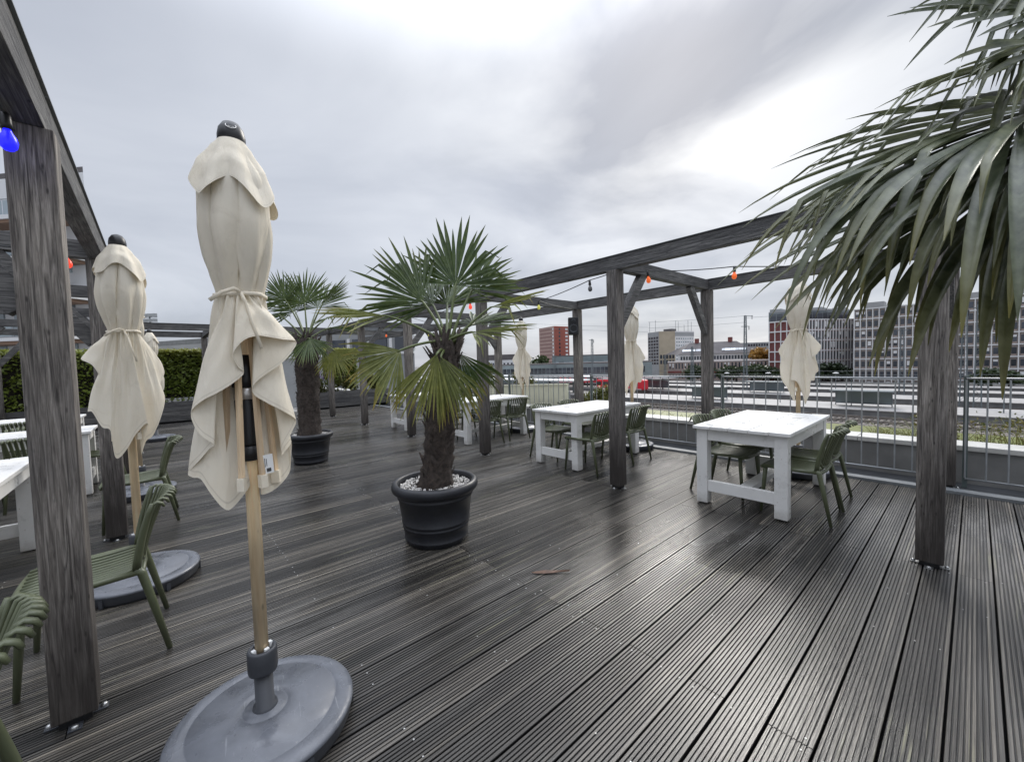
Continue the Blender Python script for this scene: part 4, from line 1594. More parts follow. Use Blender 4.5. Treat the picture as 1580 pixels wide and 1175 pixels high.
def leaf_cloud(name, pts, size, mat, seed=1, tipf=None, upb=0.3, asp=0.55, bias=None):
    R = np.random.default_rng(seed)
    P = np.asarray(pts, dtype=float)
    n = len(P)
    nrm_ = R.normal(size=(n, 3))
    nrm_[:, 2] += upb
    if bias is not None:
        nrm_ += np.asarray(bias)
    nrm_ /= np.linalg.norm(nrm_, axis=1)[:, None]
    a = np.cross(nrm_, R.normal(size=(n, 3)))
    a /= np.linalg.norm(a, axis=1)[:, None]
    b = np.cross(nrm_, a)
    s = size * R.uniform(0.6, 1.35, (n, 1))
    V = np.empty((n, 4, 3))
    V[:, 0] = P - a * s
    V[:, 1] = P + b * s * asp
    V[:, 2] = P + a * s
    V[:, 3] = P - b * s * asp
    Fq = np.arange(4 * n).reshape(n, 4)
    tip = None if tipf is None else np.repeat(np.clip(tipf, 0, 1), 4)
    return np_mesh(name, V.reshape(-1, 3), Fq, mat, tip)


def clump(n, c, r, R, shell=0.55):
    d = R.normal(size=(n, 3))
    d /= np.linalg.norm(d, axis=1)[:, None]
    q = R.uniform(shell, 1.0, (n, 1))
    return np.asarray(c) + d * q * np.asarray(r)


# planter with the clipped hedge, along the far end
def planter(x0, x1, y0, y1, h, label, rows=4):
    root = thing('planter_box', label, 'planter', ((x0 + x1) / 2, y0, 0), group='grey timber planters at the far end')
    w = (x1 - x0)
    hh = h / rows
    for k in range(rows):
        MB().quad_box(-w / 2, w / 2, 0, 0.03, 0.06 + k * hh + 0.004, 0.06 + (k + 1) * hh - 0.004).build('plank', 'planter_wood', root, bevel=0.003)
        for s in (-1, 1):
            xa, xb = sorted((s * w / 2, s * (w / 2 - 0.03)))
            MB().quad_box(xa, xb, 0.032, y1 - y0, 0.06 + k * hh + 0.004, 0.06 + (k + 1) * hh - 0.004).build('plank', 'planter_wood', root)
    nn = max(2, int(w / 1.2))
    MB().quad_box(-w / 2 + 0.05, w / 2 - 0.05, 0.05, y1 - y0 - 0.02, 0.0, 0.055).build('plinth', 'hollow', root)
    MB().quad_box(-w / 2 + 0.032, w / 2 - 0.032, 0.033, y1 - y0 - 0.02, 0.06, h - 0.02).build('soil', 'soil', root)
    return root


planter(-3.2, 3.30, 15.45, 16.2, 0.58, 'long grey timber planter under the clipped hedge')
planter(4.05, 5.85, 15.42, 16.2, 0.56, 'grey timber planter behind the far right pergola posts')
planter(5.92, 6.98, 15.36, 16.2, 0.56, 'short grey timber planter in the far right corner')
R = np.random.default_rng(5)


def hedge(name, label, x0, x1, y0, y1, z0, z1, n, mat, tipz, size=0.045, cat='hedge', wob=0.05, gap=0.0):
    root = thing(name, label, cat, ((x0 + x1) / 2, (y0 + y1) / 2, z0))
    w, d, h = (x1 - x0) / 2, (y1 - y0) / 2, z1 - z0
    P = np.empty((n, 3))
    u = R.random(n)
    P[:, 0] = R.uniform(-w, w, n)
    # front face mostly, then top
    top = u > 0.72
    P[:, 1] = np.where(top, R.uniform(-d, d, n), -d + np.abs(R.normal(0, 0.07, n)))
    P[:, 2] = np.where(top, h - np.abs(R.normal(0, 0.05, n)), R.uniform(0.0, h, n))
    P += R.normal(0, wob * 0.5, P.shape)
    bulk = np.sin(P[:, 0] * 5.3) * 0.03 + np.sin(P[:, 0] * 13.1 + P[:, 2] * 9) * 0.025
    P[:, 1] += bulk
    if gap:
        keep = (P[:, 2] > gap) | (R.random(n) < 0.35)
        P = P[keep]
    tipv = np.clip((P[:, 2] / h - 0.8) * 4, 0, 1) * tipz + R.uniform(0, 0.25, len(P))
    put('foliage', leaf_cloud('foliage', P, size, mat, 9, tipv, bias=(0, -0.7, 1.0)), root)
    MB().quad_box(-w + .05, w - .05, -d + 0.12, d - 0.05, 0.15, h - 0.10).build('inner_twigs', 'soil', root)
    m = MB()
    for k in range(int(w * 2 / 0.22)):
        xx = -w + 0.1 + k * 0.22 + R.uniform(-.04, .04)
        m.tube([(xx, -d + .1, 0.0), (xx + R.uniform(-.05, .05), -d + .12, 0.35)], 0.012, 5)
    m.build('stems', 'trunk_fibre', root)
    return root


hedge('hedge', 'bright green clipped hedge behind the front umbrella', -0.9, 3.25, 15.65, 16.25, 0.58, 2.15, 15000, 'hedge_leaf', 0.8, gap=0.28)
hedge('hedge', 'green hedge beyond the nearest post on the left', -6.5, -0.95, 15.7, 16.3, 0.4, 2.15, 9000, 'hedge_leaf', 0.4, gap=0.1)
hedge('hedge', 'yellow green clipped hedge between the far pergola posts', 4.7, 5.9, 15.75, 16.3, 0.9, 2.18, 5000, 'hedge_leaf', 1.0)
sh = thing('shrub', 'dark brown leafed shrub at the left edge behind the tables', 'shrub', (-3.9, 13.4, 0))
P = np.concatenate([clump(1500, (R.uniform(-.5, .5), R.uniform(-.3, .3), z), (0.75 - 0.1 * z, 0.6, 0.45), R) for z in (0.5, 0.9, 1.3, 1.7, 2.1)])
put('foliage', leaf_cloud('foliage', P, 0.06, 'dark_leaf', 4), sh)
MB().tube([(0, 0, 0), (0.05, 0, 1.0), (0, 0, 1.9)], [0.05, 0.04, 0.02], 7).build('stem', 'trunk_fibre', sh)
MB().lathe([(0.0, 0.0), (0.3, 0.0), (0.36, 0.4), (0.34, 0.42), (0.0, 0.36)], 24).build('tub', 'pot_plastic', sh, True)
# loose flowering plants in the right-hand planters
for i, (xx, zz, n, lab) in enumerate(((4.5, 1.35, 1500, 'loose planting with small purple flowers behind the far palm'), (5.35, 1.3, 1300, 'dark leafy planting under the drooping middle palm leaf'), (6.45, 1.15, 1300, 'low leafy planting in the far corner planter'))):
    b = thing('shrub', lab, 'shrub', (xx, 15.72, 0.5))
    P = np.concatenate([clump(n // 5, (R.uniform(-.35, .35), R.uniform(-.1, .15), R.uniform(.15, zz - .5)), (0.28, 0.22, 0.25), R, 0.2) for _ in range(5)])
    P[:, 2] = np.abs(P[:, 2])
    put('foliage', leaf_cloud('foliage', P, 0.05, 'shrub_leaf', 20 + i, R.uniform(0, .4, len(P))), b)
    st = MB()
    for k in range(7):
        x0 = R.uniform(-.35, .35)
        st.tube([(x0, 0, 0.02), (x0 + R.uniform(-.1, .1), -.03, .4), (x0 + R.uniform(-.15, .15), -.05, .8)], 0.008, 5)
    st.build('stems', 'trunk_fibre', b)
    if i == 0:
        P = np.array([(R.uniform(-.2, .4), -0.28 + R.uniform(-.05, .05), R.uniform(.5, .85)) for _ in range(26)])
        put('flowers', leaf_cloud('flowers', P, 0.03, 'flower_petal', 3, asp=0.9), b)

# planting on the other side of the parapet
wd = thing('weeds', 'dry yellow green weeds beyond the white coping at the right edge', 'weeds', (7.35, 0, 0.2))
wd['kind'] = 'stuff'
V, Fq, tip = [], [], []
for k in range(1500):
    yy = R.choice([R.uniform(-3.0, 0.55), R.uniform(-3.0, 0.55), R.uniform(0.5, 1.0), R.uniform(2.7, 9.0)])
    hgt_ = R.uniform(0.12, 0.42) if yy < 0.55 else (R.uniform(.05, .28) if yy < 1.0 else R.uniform(0.1, 0.24))
    c = np.array([R.uniform(0.02, 0.7), yy, 0.0])
    d = R.normal(size=2) * 0.22
    w = R.uniform(0.003, 0.008)
    a = R.uniform(0, 6.28)
    sv = np.array([math.cos(a), math.sin(a), 0]) * w
    n0 = len(V)
    m_ = c + np.array([d[0] * .35, d[1] * .35, hgt_ * .6])
    t_ = c + np.array([d[0], d[1], hgt_])
    V += [c - sv, c + sv, m_ + sv * .8, m_ - sv * .8, t_ + sv * .2, t_ - sv * .2]
    Fq += [(n0, n0 + 1, n0 + 2, n0 + 3), (n0 + 3, n0 + 2, n0 + 4, n0 + 5)]
    q = R.uniform(0, .8)
    tip += [q] * 6
put('blades', np_mesh('blades', V, Fq, 'grass_blade', tip), wd)
P = []
for k in range(60):
    cy = R.uniform(-2.6, 0.5)
    cz = R.uniform(.1, .42)
    P.append(clump(28, (R.uniform(.1, .6), cy, cz), (.12, .14, .12), R, .1))
P = np.concatenate(P)
put('leaves', leaf_cloud('leaves', P, 0.022, 'shrub_leaf', 8, R.uniform(0, 1, len(P))), wd)
structure(MB().quad_box(7.19, 8.1, -4, 24, -0.6, 0.19).build('roof_soil_strip', 'soil'))
for i, (yy, r_, z0, lab) in enumerate(((6.15, 0.42, 0.55, 'green shrub beyond the railing, right of the cream panel wall'), (5.55, 0.28, 0.35, 'small green shrub beyond the railing, behind the speaker post'), (8.6, 0.35, 0.95, 'dark shrub growing above the cream panel wall'), (10.6, 0.45, 1.15, 'green shrub beyond the railing left of the second pergola post'))):
    b = thing('shrub', lab, 'shrub', (8.0, yy, 0.15))
    P = np.concatenate([clump(320, (R.uniform(-.2, .2), R.uniform(-r_, r_) * .8, z0 * q), (r_ * .6, r_ * .7, .22), R, .3) for q in (.3, .6, .8, 1.0)])
    put('foliage', leaf_cloud('foliage', P, 0.04, 'shrub_leaf', 40 + i, R.uniform(0, .5, len(P))), b)
    MB().tube([(0, 0, 0), (0.03, 0, z0)], [0.03, 0.012], 6).build('stem', 'trunk_fibre', b)

# cream panel wall
cw = thing('panel_wall', 'pale cream panel wall with vertical seams beyond the railing', 'wall', (7.52, 6.56, -0.3))
for k in range(13):
    MB().quad_box(0, 0.06, k * 0.27 + 0.006, (k + 1) * 0.27 - 0.006, 0, 1.235 - 0.010 * k - 0.03).build('panel', 'cream_panel', cw)
MB().quad_box(0.062, 0.12, 0, 13 * 0.27, 0, 1.05).build('backing', 'facade_grey', cw)
cp = MB()
cp.bar((0.03, 0.0, 1.222), (0.03, 13 * .27, 1.222 - 0.130), 0.10, 0.03)
cp.build('wall_cap', 'cream_panel', cw)

# ================================================================== speaker, string lights, leaf
spk = thing('speaker', 'black loudspeaker hung on the railing-side pergola post', 'speaker', (BX - 0.16, RY[3] - 0.02, 2.0), math.pi + 0.75)
MB().quad_box(-0.09, 0.09, -0.10, 0.10, 0, 0.34).build('cabinet', 'black_plastic', spk, bevel=0.012)
w_ = MB().lathe([(0.078, 0.0), (0.085, 0.006), (0.075, 0.010), (0.06, 0.0), (0.03, -0.02), (0.025, -0.012), (0.0, -0.008)], 32).build('woofer', 'base_dark', spk, True)
w_.rotation_euler = (0, H, 0)
w_.location = (0.092, 0, 0.12)
h_ = MB().lathe([(0.04, 0.0), (0.045, 0.004), (0.02, -0.006), (0, -0.004)], 24).build('tweeter', 'base_dark', spk, True)
h_.rotation_euler = (0, H, 0)
h_.location = (0.092, 0, 0.265)
MB().quad_box(-0.13, -0.09, -0.03, 0.03, 0.1, 0.24).build('bracket', 'black_plastic', spk)
MB().tube([(-0.10, 0.0, 0.08), (-0.12, 0.02, -0.2), (-0.11, 0.03, -0.9), (-0.11, 0.03, -1.9)], 0.008, 6).build('lead', 'cable', spk)

BULB = MB().lathe([(0.010, 0.0), (0.013, -0.012), (0.0225, -0.03), (0.0255, -0.047), (0.022, -0.065), (0.012, -0.076), (0.0, -0.079)], 16)
SOCK = MB().lathe([(0.0, 0.058), (0.008, 0.058), (0.013, 0.05), (0.015, 0.02), (0.017, 0.0), (0.0, -0.002)], 14).mesh('socket', 'black_plastic', True)
bulb_me = {c: BULB.mesh('bulb', 'bulb_' + c, True) for c in ('orange', 'red', 'blue', 'yellow', 'green', 'clear')}


def light_string(label, pts, sag, bulbs):
    root = thing('string_lights', label, 'string lights', pts[0])
    o_ = Vector(pts[0])
    path = []
    for (a, b) in zip(pts[:-1], pts[1:]):
        a, b = Vector(a), Vector(b)
        for k in range(13):
            t = k / 12
            p_ = a.lerp(b, t)
            p_.z -= sag * 4 * t * (1 - t) * (b - a).length / 3
            path.append(p_ - o_)
    clean = [path[0]]
    for p_ in path[1:]:
        if (p_ - clean[-1]).length > 1e-3:
            clean.append(p_)
    MB().tube(clean, 0.0055, 6).build('cord', 'cable', root)
    for t, c in bulbs:
        i = int(t * (len(clean) - 1))
        p_ = clean[i]
        s = put('socket', SOCK, root, p_ + Vector((0, 0, -0.058)))
        s.rotation_euler = (random.uniform(-.1, .1), random.uniform(-.1, .1), 0)
        put('bulb', bulb_me[c], s, (0, 0, 0))


def on_h(x, y, z):
    d = ray(x, y)
    t = (z - EYE) / d[2]
    return Vector((d[0] * t, d[1] * t, z))


b1, b2 = on_h(1133, 411, 2.46), on_h(1000, 418, 2.47)
a1 = Vector((AX + 0.08, RY[2] - 0.0, 2.50))
light_string('black string of orange bulbs between the nearest and middle pergola posts', [(BX - .1, 0.3, 2.50), b1, b2, a1], 0.05, ((0.335, 'orange'), (0.672, 'orange')))
g1, g2 = on_h(910, 432, 2.44), on_h(831, 464, 2.44)
light_string('black string lights looping from the middle pergola post past the palm', [a1 + Vector((-.02, .1, 0)), g1, g2, (BX - .1, RY[3] - .05, 2.5)], 0.03, ((0.335, 'clear'), (0.672, 'yellow')))
light_string('black string lights with a red bulb over the third table', [(AX + .06, RY[3] - .2, 2.5), on_h(722, 462, 2.42), (AX + .08, RY[4], 2.50), (BX - .1, RY[4] + 1.2, 2.5)], 0.08, ((0.33, 'red'), (0.85, 'yellow')))
light_string('black string lights under the far right pergola beams', [(AX + .06, RY[4] + .3, 2.5), (BX - .8, RY[5] - .6, 2.4), (AX + .08, RY[5] + .6, 2.5)], 0.08, ((0.5, 'yellow'), (0.8, 'orange')))
light_string('string lights with a blue bulb at the top of the nearest post', [(LX - .3, 1.2, 2.5), (LX - 0.03, 2.38, 2.475), (LX - .12, 4.52, 2.44), (LX - 1.4, 5.0, 2.5)], 0.03, ((0.34, 'blue'), (0.672, 'red'), (0.15, 'yellow')))
light_string('string lights with a green bulb behind the near palm fronds', [(BX - .3, .3, 2.55), on_h(1328, 356, 2.45), (AX + .1, -1.8, 2.5)], 0.03, ((0.5, 'green'),))

lf = tag(MB().build('fallen_leaf', 'dead_leaf'), 'brown dry palm leaf lying on the bare deck', 'leaf') if False else None
m = MB()
c0 = Vector((2.0, 1.96, 0.006))
dl = (Vector((2.14, 1.84, 0.012)) - c0)
dl = Vector((0.75, -0.66, 0.0))
sdl = Vector((0.66, 0.75, 0))
prof = [(-0.13, 0.002, .004), (-0.09, 0.016, .010), (-0.03, 0.022, .016), (0.03, 0.016, .014), (0.07, 0.005, .012), (0.14, 0.002, .016)]
for t, w, z in prof:
    m.v += [tuple(dl * t - sdl * w + Vector((0, 0, z * .3))), tuple(dl * t + Vector((0, 0, z))), tuple(dl * t + sdl * w + Vector((0, 0, z * .4)))]
for k in range(len(prof) - 1):
    b_ = 3 * k
    m.f += [(b_, b_ + 1, b_ + 4, b_ + 3), (b_ + 1, b_ + 2, b_ + 5, b_ + 4)]
tag(m.build('fallen_leaf', 'dead_leaf', loc=(2.03, 1.97, 0.004)), 'brown dry leaf lying on the bare deck', 'leaf')

# ================================================================== the city beyond
GZ = -8.5
structure(MB().quad_box(8.2, 1800, -900, 1800, GZ - 1, GZ).build('ground', 'gravel'))
structure(MB().quad_box(-1200, 8.2, 16.6, 1800, GZ - 1.01, GZ - 0.01).build('street_ground', 'gravel'))
structure(MB().quad_box(-6.0, 8.1, -6, 24, GZ - 0.5, -0.61).build('terrace_building', 'parapet_grey'))
structure(MB().quad_box(20, 71.5, -120, 320, GZ, GZ + 0.02).build('grass_bank', 'grass_blade'))

TRK = [74.5, 79, 96.5, 101, 117, 121.5, 135, 139]
structure(MB().quad_box(72, 142, -220, 420, GZ + 0.021, GZ + 0.05).build('track_bed', 'ballast'))
for i, xx in enumerate(TRK):
    t = thing('railway_track', ['nearest railway track beyond the terrace', 'second railway track from the terrace', 'third railway track beyond the near platform', 'fourth railway track from the terrace', 'fifth railway track beyond the second platform', 'sixth railway track from the terrace', 'seventh railway track beyond the third platform', 'farthest railway track from the terrace'][i], 'railway track', (xx, 0, GZ + 0.05), group='parallel railway tracks')
    for s in (-0.72, 0.72):
        MB().quad_box(s - 0.05, s + 0.05, -220, 420, 0.12, 0.27).build('rail', 'rail_steel', t)
    m = MB()
    step = 0.7 if i < 2 else 1.4
    yy = -40
    while yy < 150:
        m.quad_box(-1.3, 1.3, yy, yy + 0.26, 0.0, 0.13)
        yy += step
    sl = m.build('sleepers', 'sleeper', t)
    sl['kind'] = 'stuff'
plat_lab = ['nearest pale railway platform', 'second pale railway platform', 'third pale railway platform', 'farthest pale railway platform']
for i, (xa, xb) in enumerate(((82.5, 93), (104.5, 113.5), (125, 131.5), (142, 147))):
    p_ = thing('railway_platform', plat_lab[i] + ' beyond the railing', 'platform', ((xa + xb) / 2, 0, GZ + .05), group='pale railway platforms')
    w = (xb - xa) / 2
    MB().quad_box(-w, w, -160, 330, 0.0, 0.80).build('platform_wall', 'platform_edge', p_)
    MB().quad_box(-w - 0.12, w + .12, -160, 330, 0.802, 0.94).build('paving', 'platform_paving', p_)
for i, (xa, ya, yb, lab) in enumerate(((87.5, 70, 165, 'long flat platform roof left of the middle pergola post'), (109, 55, 190, 'farther flat platform roof above the red train'), (109, -70, -10, 'platform roof far right behind the near palm'))):
    cn = thing('platform_canopy', lab, 'canopy', (xa, ya, GZ + 0.99), group='flat platform roofs')
    MB().quad_box(-4, 4, 0, yb - ya, 3.3, 3.62).build('roof', 'facade_white', cn)
    k = 4.0
    while k < yb - ya:
        MB().quad_box(-.15, .15, k - .15, k + .15, 0, 3.298).build('column', 'mast_steel', cn)
        k += 9
for i, (px, dep, lab) in enumerate(((1185, 96, 'white platform lamp left of the brick office'), (1213, 78, 'white platform lamp in front of the brick office'), (1278, 82, 'white platform lamp under the hanging canvas umbrella'), (1320, 70, 'white platform lamp below the palm leaves'), (1548, 60, 'white platform lamp near the right edge'), (1110, 100, 'white platform lamp right of the railing pergola post'))):
    g = gp(px, dep, GZ + .95)
    g.x = min((87.5, 109.0, 128.2), key=lambda q: abs(q - g.x))
    l_ = thing('platform_lamp', lab, 'lamp', g, group='white platform lamps')
    MB().tube([(0, 0, 0), (0, 0, 4.6)], [.07, .05], 8).build('pole', 'mast_steel', l_)
    MB().lathe([(0.0, 4.85), (0.5, 4.72), (0.62, 4.62), (0.1, 4.58), (0, 4.58)], 16).build('lamp_head', 'facade_white', l_, True)

# red trains
def train(label, x, y0, n, L_=17.0):
    t = thing('train', label, 'train', (x, y0, GZ + .32), group='red trains')
    for k in range(n):
        a, b = k * (L_ + .6), k * (L_ + .6) + L_
        MB().quad_box(-1.45, 1.45, a, b, 0.95, 3.75).build('carriage', 'train_red', t, bevel=0.35)
        MB().quad_box(-1.3, 1.3, a + .4, b - .4, 0.25, 0.93).build('underframe', 'rail_steel', t)
        MB().quad_box(-1.2, 1.2, a + .6, b - .6, 3.755, 3.95).build('carriage_roof', 'train_grey', t)
        for j in range(6):
            yy = a + 1.6 + j * 2.45
            MB().quad_box(-1.47, -1.452, yy, yy + 1.7, 2.15, 3.1).build('window', 'window_glass', t)
        MB().quad_box(-1.465, -1.452, a + .5, b - .5, 1.05, 1.28).build('stripe', 'train_grey', t)
        for j in (2.2, 4.4, L_ - 4.4, L_ - 2.2):
            w = MB().lathe([(0.0, -.06), (.45, -.06), (.45, .06), (0, .06)], 14).build('wheel', 'rail_steel', t)
            w.rotation_euler = (0, H, 0)
            w.location = (-1.0, a + j, .17)


g = gp(996, 112, 0)
train('red train standing at a platform behind the middle pergola post', 101, g.y * 101 / g.x, 1, 15.5)
g = gp(946, 128, 0)
train('red train left of the middle pergola post', 121.5, g.y * 121.5 / g.x, 2, 12)

# lattice masts and wires
def mast(label, px, dep, ytop, arm):
    g = gp(px, dep, GZ)
    hh = zrow(px, ytop, dep) - GZ
    m_ = thing('catenary_mast', label, 'mast', g, group='railway masts')
    s = 0.42
    for sx in (-1, 1):
        for sy in (-1, 1):
            MB().bar((sx * s, sy * s, 0), (sx * s * .45, sy * s * .45, hh), 0.12, 0.12).build('mast_leg', 'mast_steel', m_)
    b = MB()
    n = int(hh / 0.9)
    for k in range(n):
        z0, z1 = hh * k / n, hh * (k + 1) / n
        q0, q1 = s * (1 - .55 * k / n), s * (1 - .55 * (k + 1) / n)
        sg = 1 if k % 2 else -1
        b.bar((-q0 * sg, -q0, z0), (q1 * sg, -q1, z1), .05, .05)
        b.bar((-q0, -q0 * sg, z0), (-q1, q1 * sg, z1), .05, .05)
        b.bar((-q1, -q1, z1), (q1, -q1, z1), .05, .05)
        b.bar((-q1, -q1, z1), (-q1, q1, z1), .05, .05)
    lat = b.build('lattice', 'mast_steel', m_)
    for z, l0, l1 in arm:
        MB().bar((l0 * rt0[0], l0 * rt0[1], hh * z), (l1 * rt0[0], l1 * rt0[1], hh * z), .12, .14).build('cross_arm', 'mast_steel', m_)
        MB().tube([(l1 * rt0[0] * .9, l1 * rt0[1] * .9, hh * z - .05), (l1 * rt0[0] * .9, l1 * rt0[1] * .9, hh * z - .9)], .09, 6).build('insulator', 'base_dark', m_)
    return g, hh


mast('tall lattice mast in front of the long slate roofed building', 1150, 108, 487, ((0.995, -0.3, 2.0), (0.86, -1.1, 1.1)))
mast('lattice mast seen through the near fronds at the right', 1510, 62, 470, ((0.97, -1, 1.6),))
mast('second lattice mast at the right edge', 1488, 64, 474, ((0.97, -1.4, .6),))
mast('thin mast left of the middle pergola post', 914, 130, 523, ((0.98, -1.0, .6),))
mast('thin mast between speaker and red tower', 856, 170, 548, ((0.98, -.6, .6),))
mast('slim mast between railing umbrella and brick office', 1262, 112, 520, ((0.97, -1.2, 1.4),))
mast('slim mast behind the left chairs of the nearest railing table', 1068, 118, 535, ((0.96, -1.2, 1.2),))
mast('slim mast left of the nearest pergola post', 1392, 84, 505, ((0.96, -1.2, 1.2),))
mast('slim mast right of the middle pergola post', 1026, 150, 548, ((0.96, -1.0, 1.0),))
for i, (px, xx, lab) in enumerate(((1330, 87.5, 'grey glazed platform shelter below the grid office'), (1090, 87.5, 'grey glazed platform shelter behind the rear pergola post'), (1180, 109.0, 'grey platform shelter under the tall lattice mast'), (1010, 109.0, 'grey platform shelter right of the red train'))):
    g = gp(px, 100, 0)
    s_ = thing('platform_shelter', lab, 'shelter', (xx, g.y * xx / g.x, GZ + .99), group='platform shelters')
    MB().quad_box(-1.6, 1.6, -4, 4, 2.5, 2.68).build('roof', 'mast_steel', s_)
    MB().quad_box(1.2, 1.25, -3.6, 3.6, 0.3, 2.3).build('pane', 'window_pale', s_)
    for yy in (-3.6, 0, 3.6):
        MB().quad_box(1.14, 1.3, yy - .06, yy + .06, 0, 2.498).build('post', 'mast_steel', s_)
    MB().quad_box(.4, .9, -2.6, 2.6, .42, .5).build('seat', 'bench_plank', s_)
for i, (xx, zz, lab) in enumerate(((76.7, -2.9, 'lowest overhead wire above the nearest tracks'), (98.7, -2.7, 'overhead wire above the third and fourth tracks'), (119.2, -2.6, 'overhead wire above the fifth and sixth tracks'))):
    tag(MB().tube([(0, -120 + 20 * k, -.25 * (k % 3 == 1)) for k in range(20)], 0.03, 5).build('overhead_wire', 'mast_steel', loc=(xx, 0, zz)), lab, 'wire', 'overhead railway wires')
for i, (pa, pb, lab) in enumerate((((760, 497, 170), (1000, 505, 150), 'uppermost overhead wire across the sky behind the speaker'), ((760, 503, 170), (1000, 512, 150), 'lower overhead wire behind the speaker'), ((1000, 497, 120), (1150, 487, 108), 'overhead wire reaching the tall lattice mast'), ((1000, 506, 120), (1150, 497, 108), 'lower overhead wire reaching the tall lattice mast'), ((1150, 490, 108), (1420, 470, 80), 'overhead wire right of the tall lattice mast'))):
    a, b = at(*pa), at(*pb)
    mid = (a + b) / 2 - Vector((0, 0, .35))
    pts = [a * (1 - t) ** 2 + mid * 2 * t * (1 - t) + b * t * t for t in np.linspace(0, 1, 12)]
    tag(MB().tube([p_ - a for p_ in pts], 0.035, 5).build('overhead_wire', 'mast_steel', loc=a), lab, 'wire', 'overhead railway wires')


# buildings
def building(name, label, foot, thick, ztop, mats, grids, zb=GZ, cat='building', roof=None, glass='window_glass', proud=0.06):
    """foot: list of (photo column, depth) along the facades we see; each stretch is one facade"""
    pts = [gp(px, d, zb) for px, d in foot]
    root = thing(name, label, cat, pts[0])
    o_ = pts[0]
    back = [p_ + Vector((p_.x, p_.y, 0)).normalized() * thick for p_ in pts]
    loop = pts + back[::-1]
    n = len(loop)
    hgt_ = ztop - zb
    m = MB()
    m.v = [tuple(p_ - o_) for p_ in loop] + [tuple(p_ - o_ + Vector((0, 0, hgt_))) for p_ in loop]
    m.f = [tuple(range(n, 2 * n))]
    # one wall object for each facade, then the hidden sides
    mm = MB()
    mm.v = list(m.v)
    for k in range(len(pts) - 1):
        w = MB()
        w.v = [m.v[k], m.v[k + 1], m.v[n + k + 1], m.v[n + k]]
        w.f = [(0, 3, 2, 1)]
        w.build('wall', mats[k % len(mats)], root)
    for k in range(len(pts) - 1, n):
        mm.f.append((k, n + k, n + (k + 1) % n, (k + 1) % n))
    mm.f.append(tuple(range(n, 2 * n)))
    mm.build('rear_walls', mats[0], root)
    if roof:
        rr = MB()
        rr.v = [(v[0] * 1.0, v[1] * 1.0, v[2] + 0.02) for v in m.v[n:]] + [(v[0], v[1], v[2] + roof[1]) for v in m.v[n:]]
        rr.f = [tuple(range(n, 2 * n))] + [(k, (k + 1) % n, n + (k + 1) % n, n + k) for k in range(n)]
        rr.build('roof', roof[0], root)
    for g_ in grids:
        k = g_['face']
        a, b = pts[k] - o_, pts[k + 1] - o_
        L_ = (b - a).length
        d = (b - a).normalized()
        nn = Vector((d.y, -d.x, 0))
        if nn.dot(Vector((fw[0], fw[1], 0))) > 0:
            nn = -nn
        rz = math.atan2(d.y, d.x)
        u0, u1 = g_.get('u', (0.03, 0.97))
        z0, z1 = g_['z'][0] - zb, g_['z'][1] - zb
        nx, nz = g_['n']
        wf, hf = g_.get('wh', (0.55, 0.6))
        cw_, chh = L_ * (u1 - u0) / nx, (z1 - z0) / nz
        me = unit_mesh(g_.get('mat', glass))
        for i in range(nx):
            for j in range(nz):
                c = a + d * (L_ * u0 + (i + .5) * cw_) + Vector((0, 0, z0 + (j + .5 + g_.get('zo', 0)) * chh)) + nn * (proud * .5)
                put(g_.get('name', 'window'), me, root, c, rz, (cw_ * wf, proud, chh * hf))
                if g_.get('blinds') and random.random() < g_['blinds']:
                    q_ = random.choice((.3, .5, .8))
                    put('blind', unit_mesh('facade_white'), root, c + nn * (proud * .5 + .01) + Vector((0, 0, chh * hf * (1 - q_) / 2)), rz, (cw_ * wf * .94, .02, chh * hf * q_))
        if 'fins' in g_:   # proud vertical and horizontal strips
            fm, tw, th_ = g_['fins']
            pr2 = proud * 2.4
            me2 = unit_mesh(fm)
            for i in range(nx + 1):
                c = a + d * (L_ * u0 + i * cw_) + Vector((0, 0, (z0 + z1) / 2)) + nn * (pr2 * .5)
                put('pilaster', me2, root, c, rz, (tw, pr2, z1 - z0))
            for j in range(nz + 1):
                c = a + d * (L_ * (u0 + u1) / 2) + Vector((0, 0, z0 + j * chh)) + nn * (pr2 * .5 + .012)
                put('floor_band', me2, root, c, rz, (L_ * (u1 - u0) + tw, pr2, th_))
    return root, pts


# red tower block
zt = zrow(856, 503, 255)
building('tower_block', 'red and pinkish brown tower block on the skyline right of the palm', [(833, 272), (856, 255), (879, 263)], 18, zt, ['brick_tower', 'tower_red'],
         [dict(face=0, z=(GZ + 8, zt - .6), n=(7, 10), wh=(0.96, 0.42), mat='tower_band', name='window_band'),
          dict(face=0, z=(GZ + 8, zt - .6), n=(1, 10), u=(0.86, 0.99), wh=(0.6, 0.55), mat='facade_white', name='balcony'),
          dict(face=1, z=(GZ + 8, zt - .6), n=(1, 10), u=(0.28, 0.42), wh=(0.7, 0.6)),
          dict(face=1, z=(GZ + 8, zt - .6), n=(1, 10), u=(0.68, 0.96), wh=(0.55, 0.5), mat='facade_white', name='balcony')])
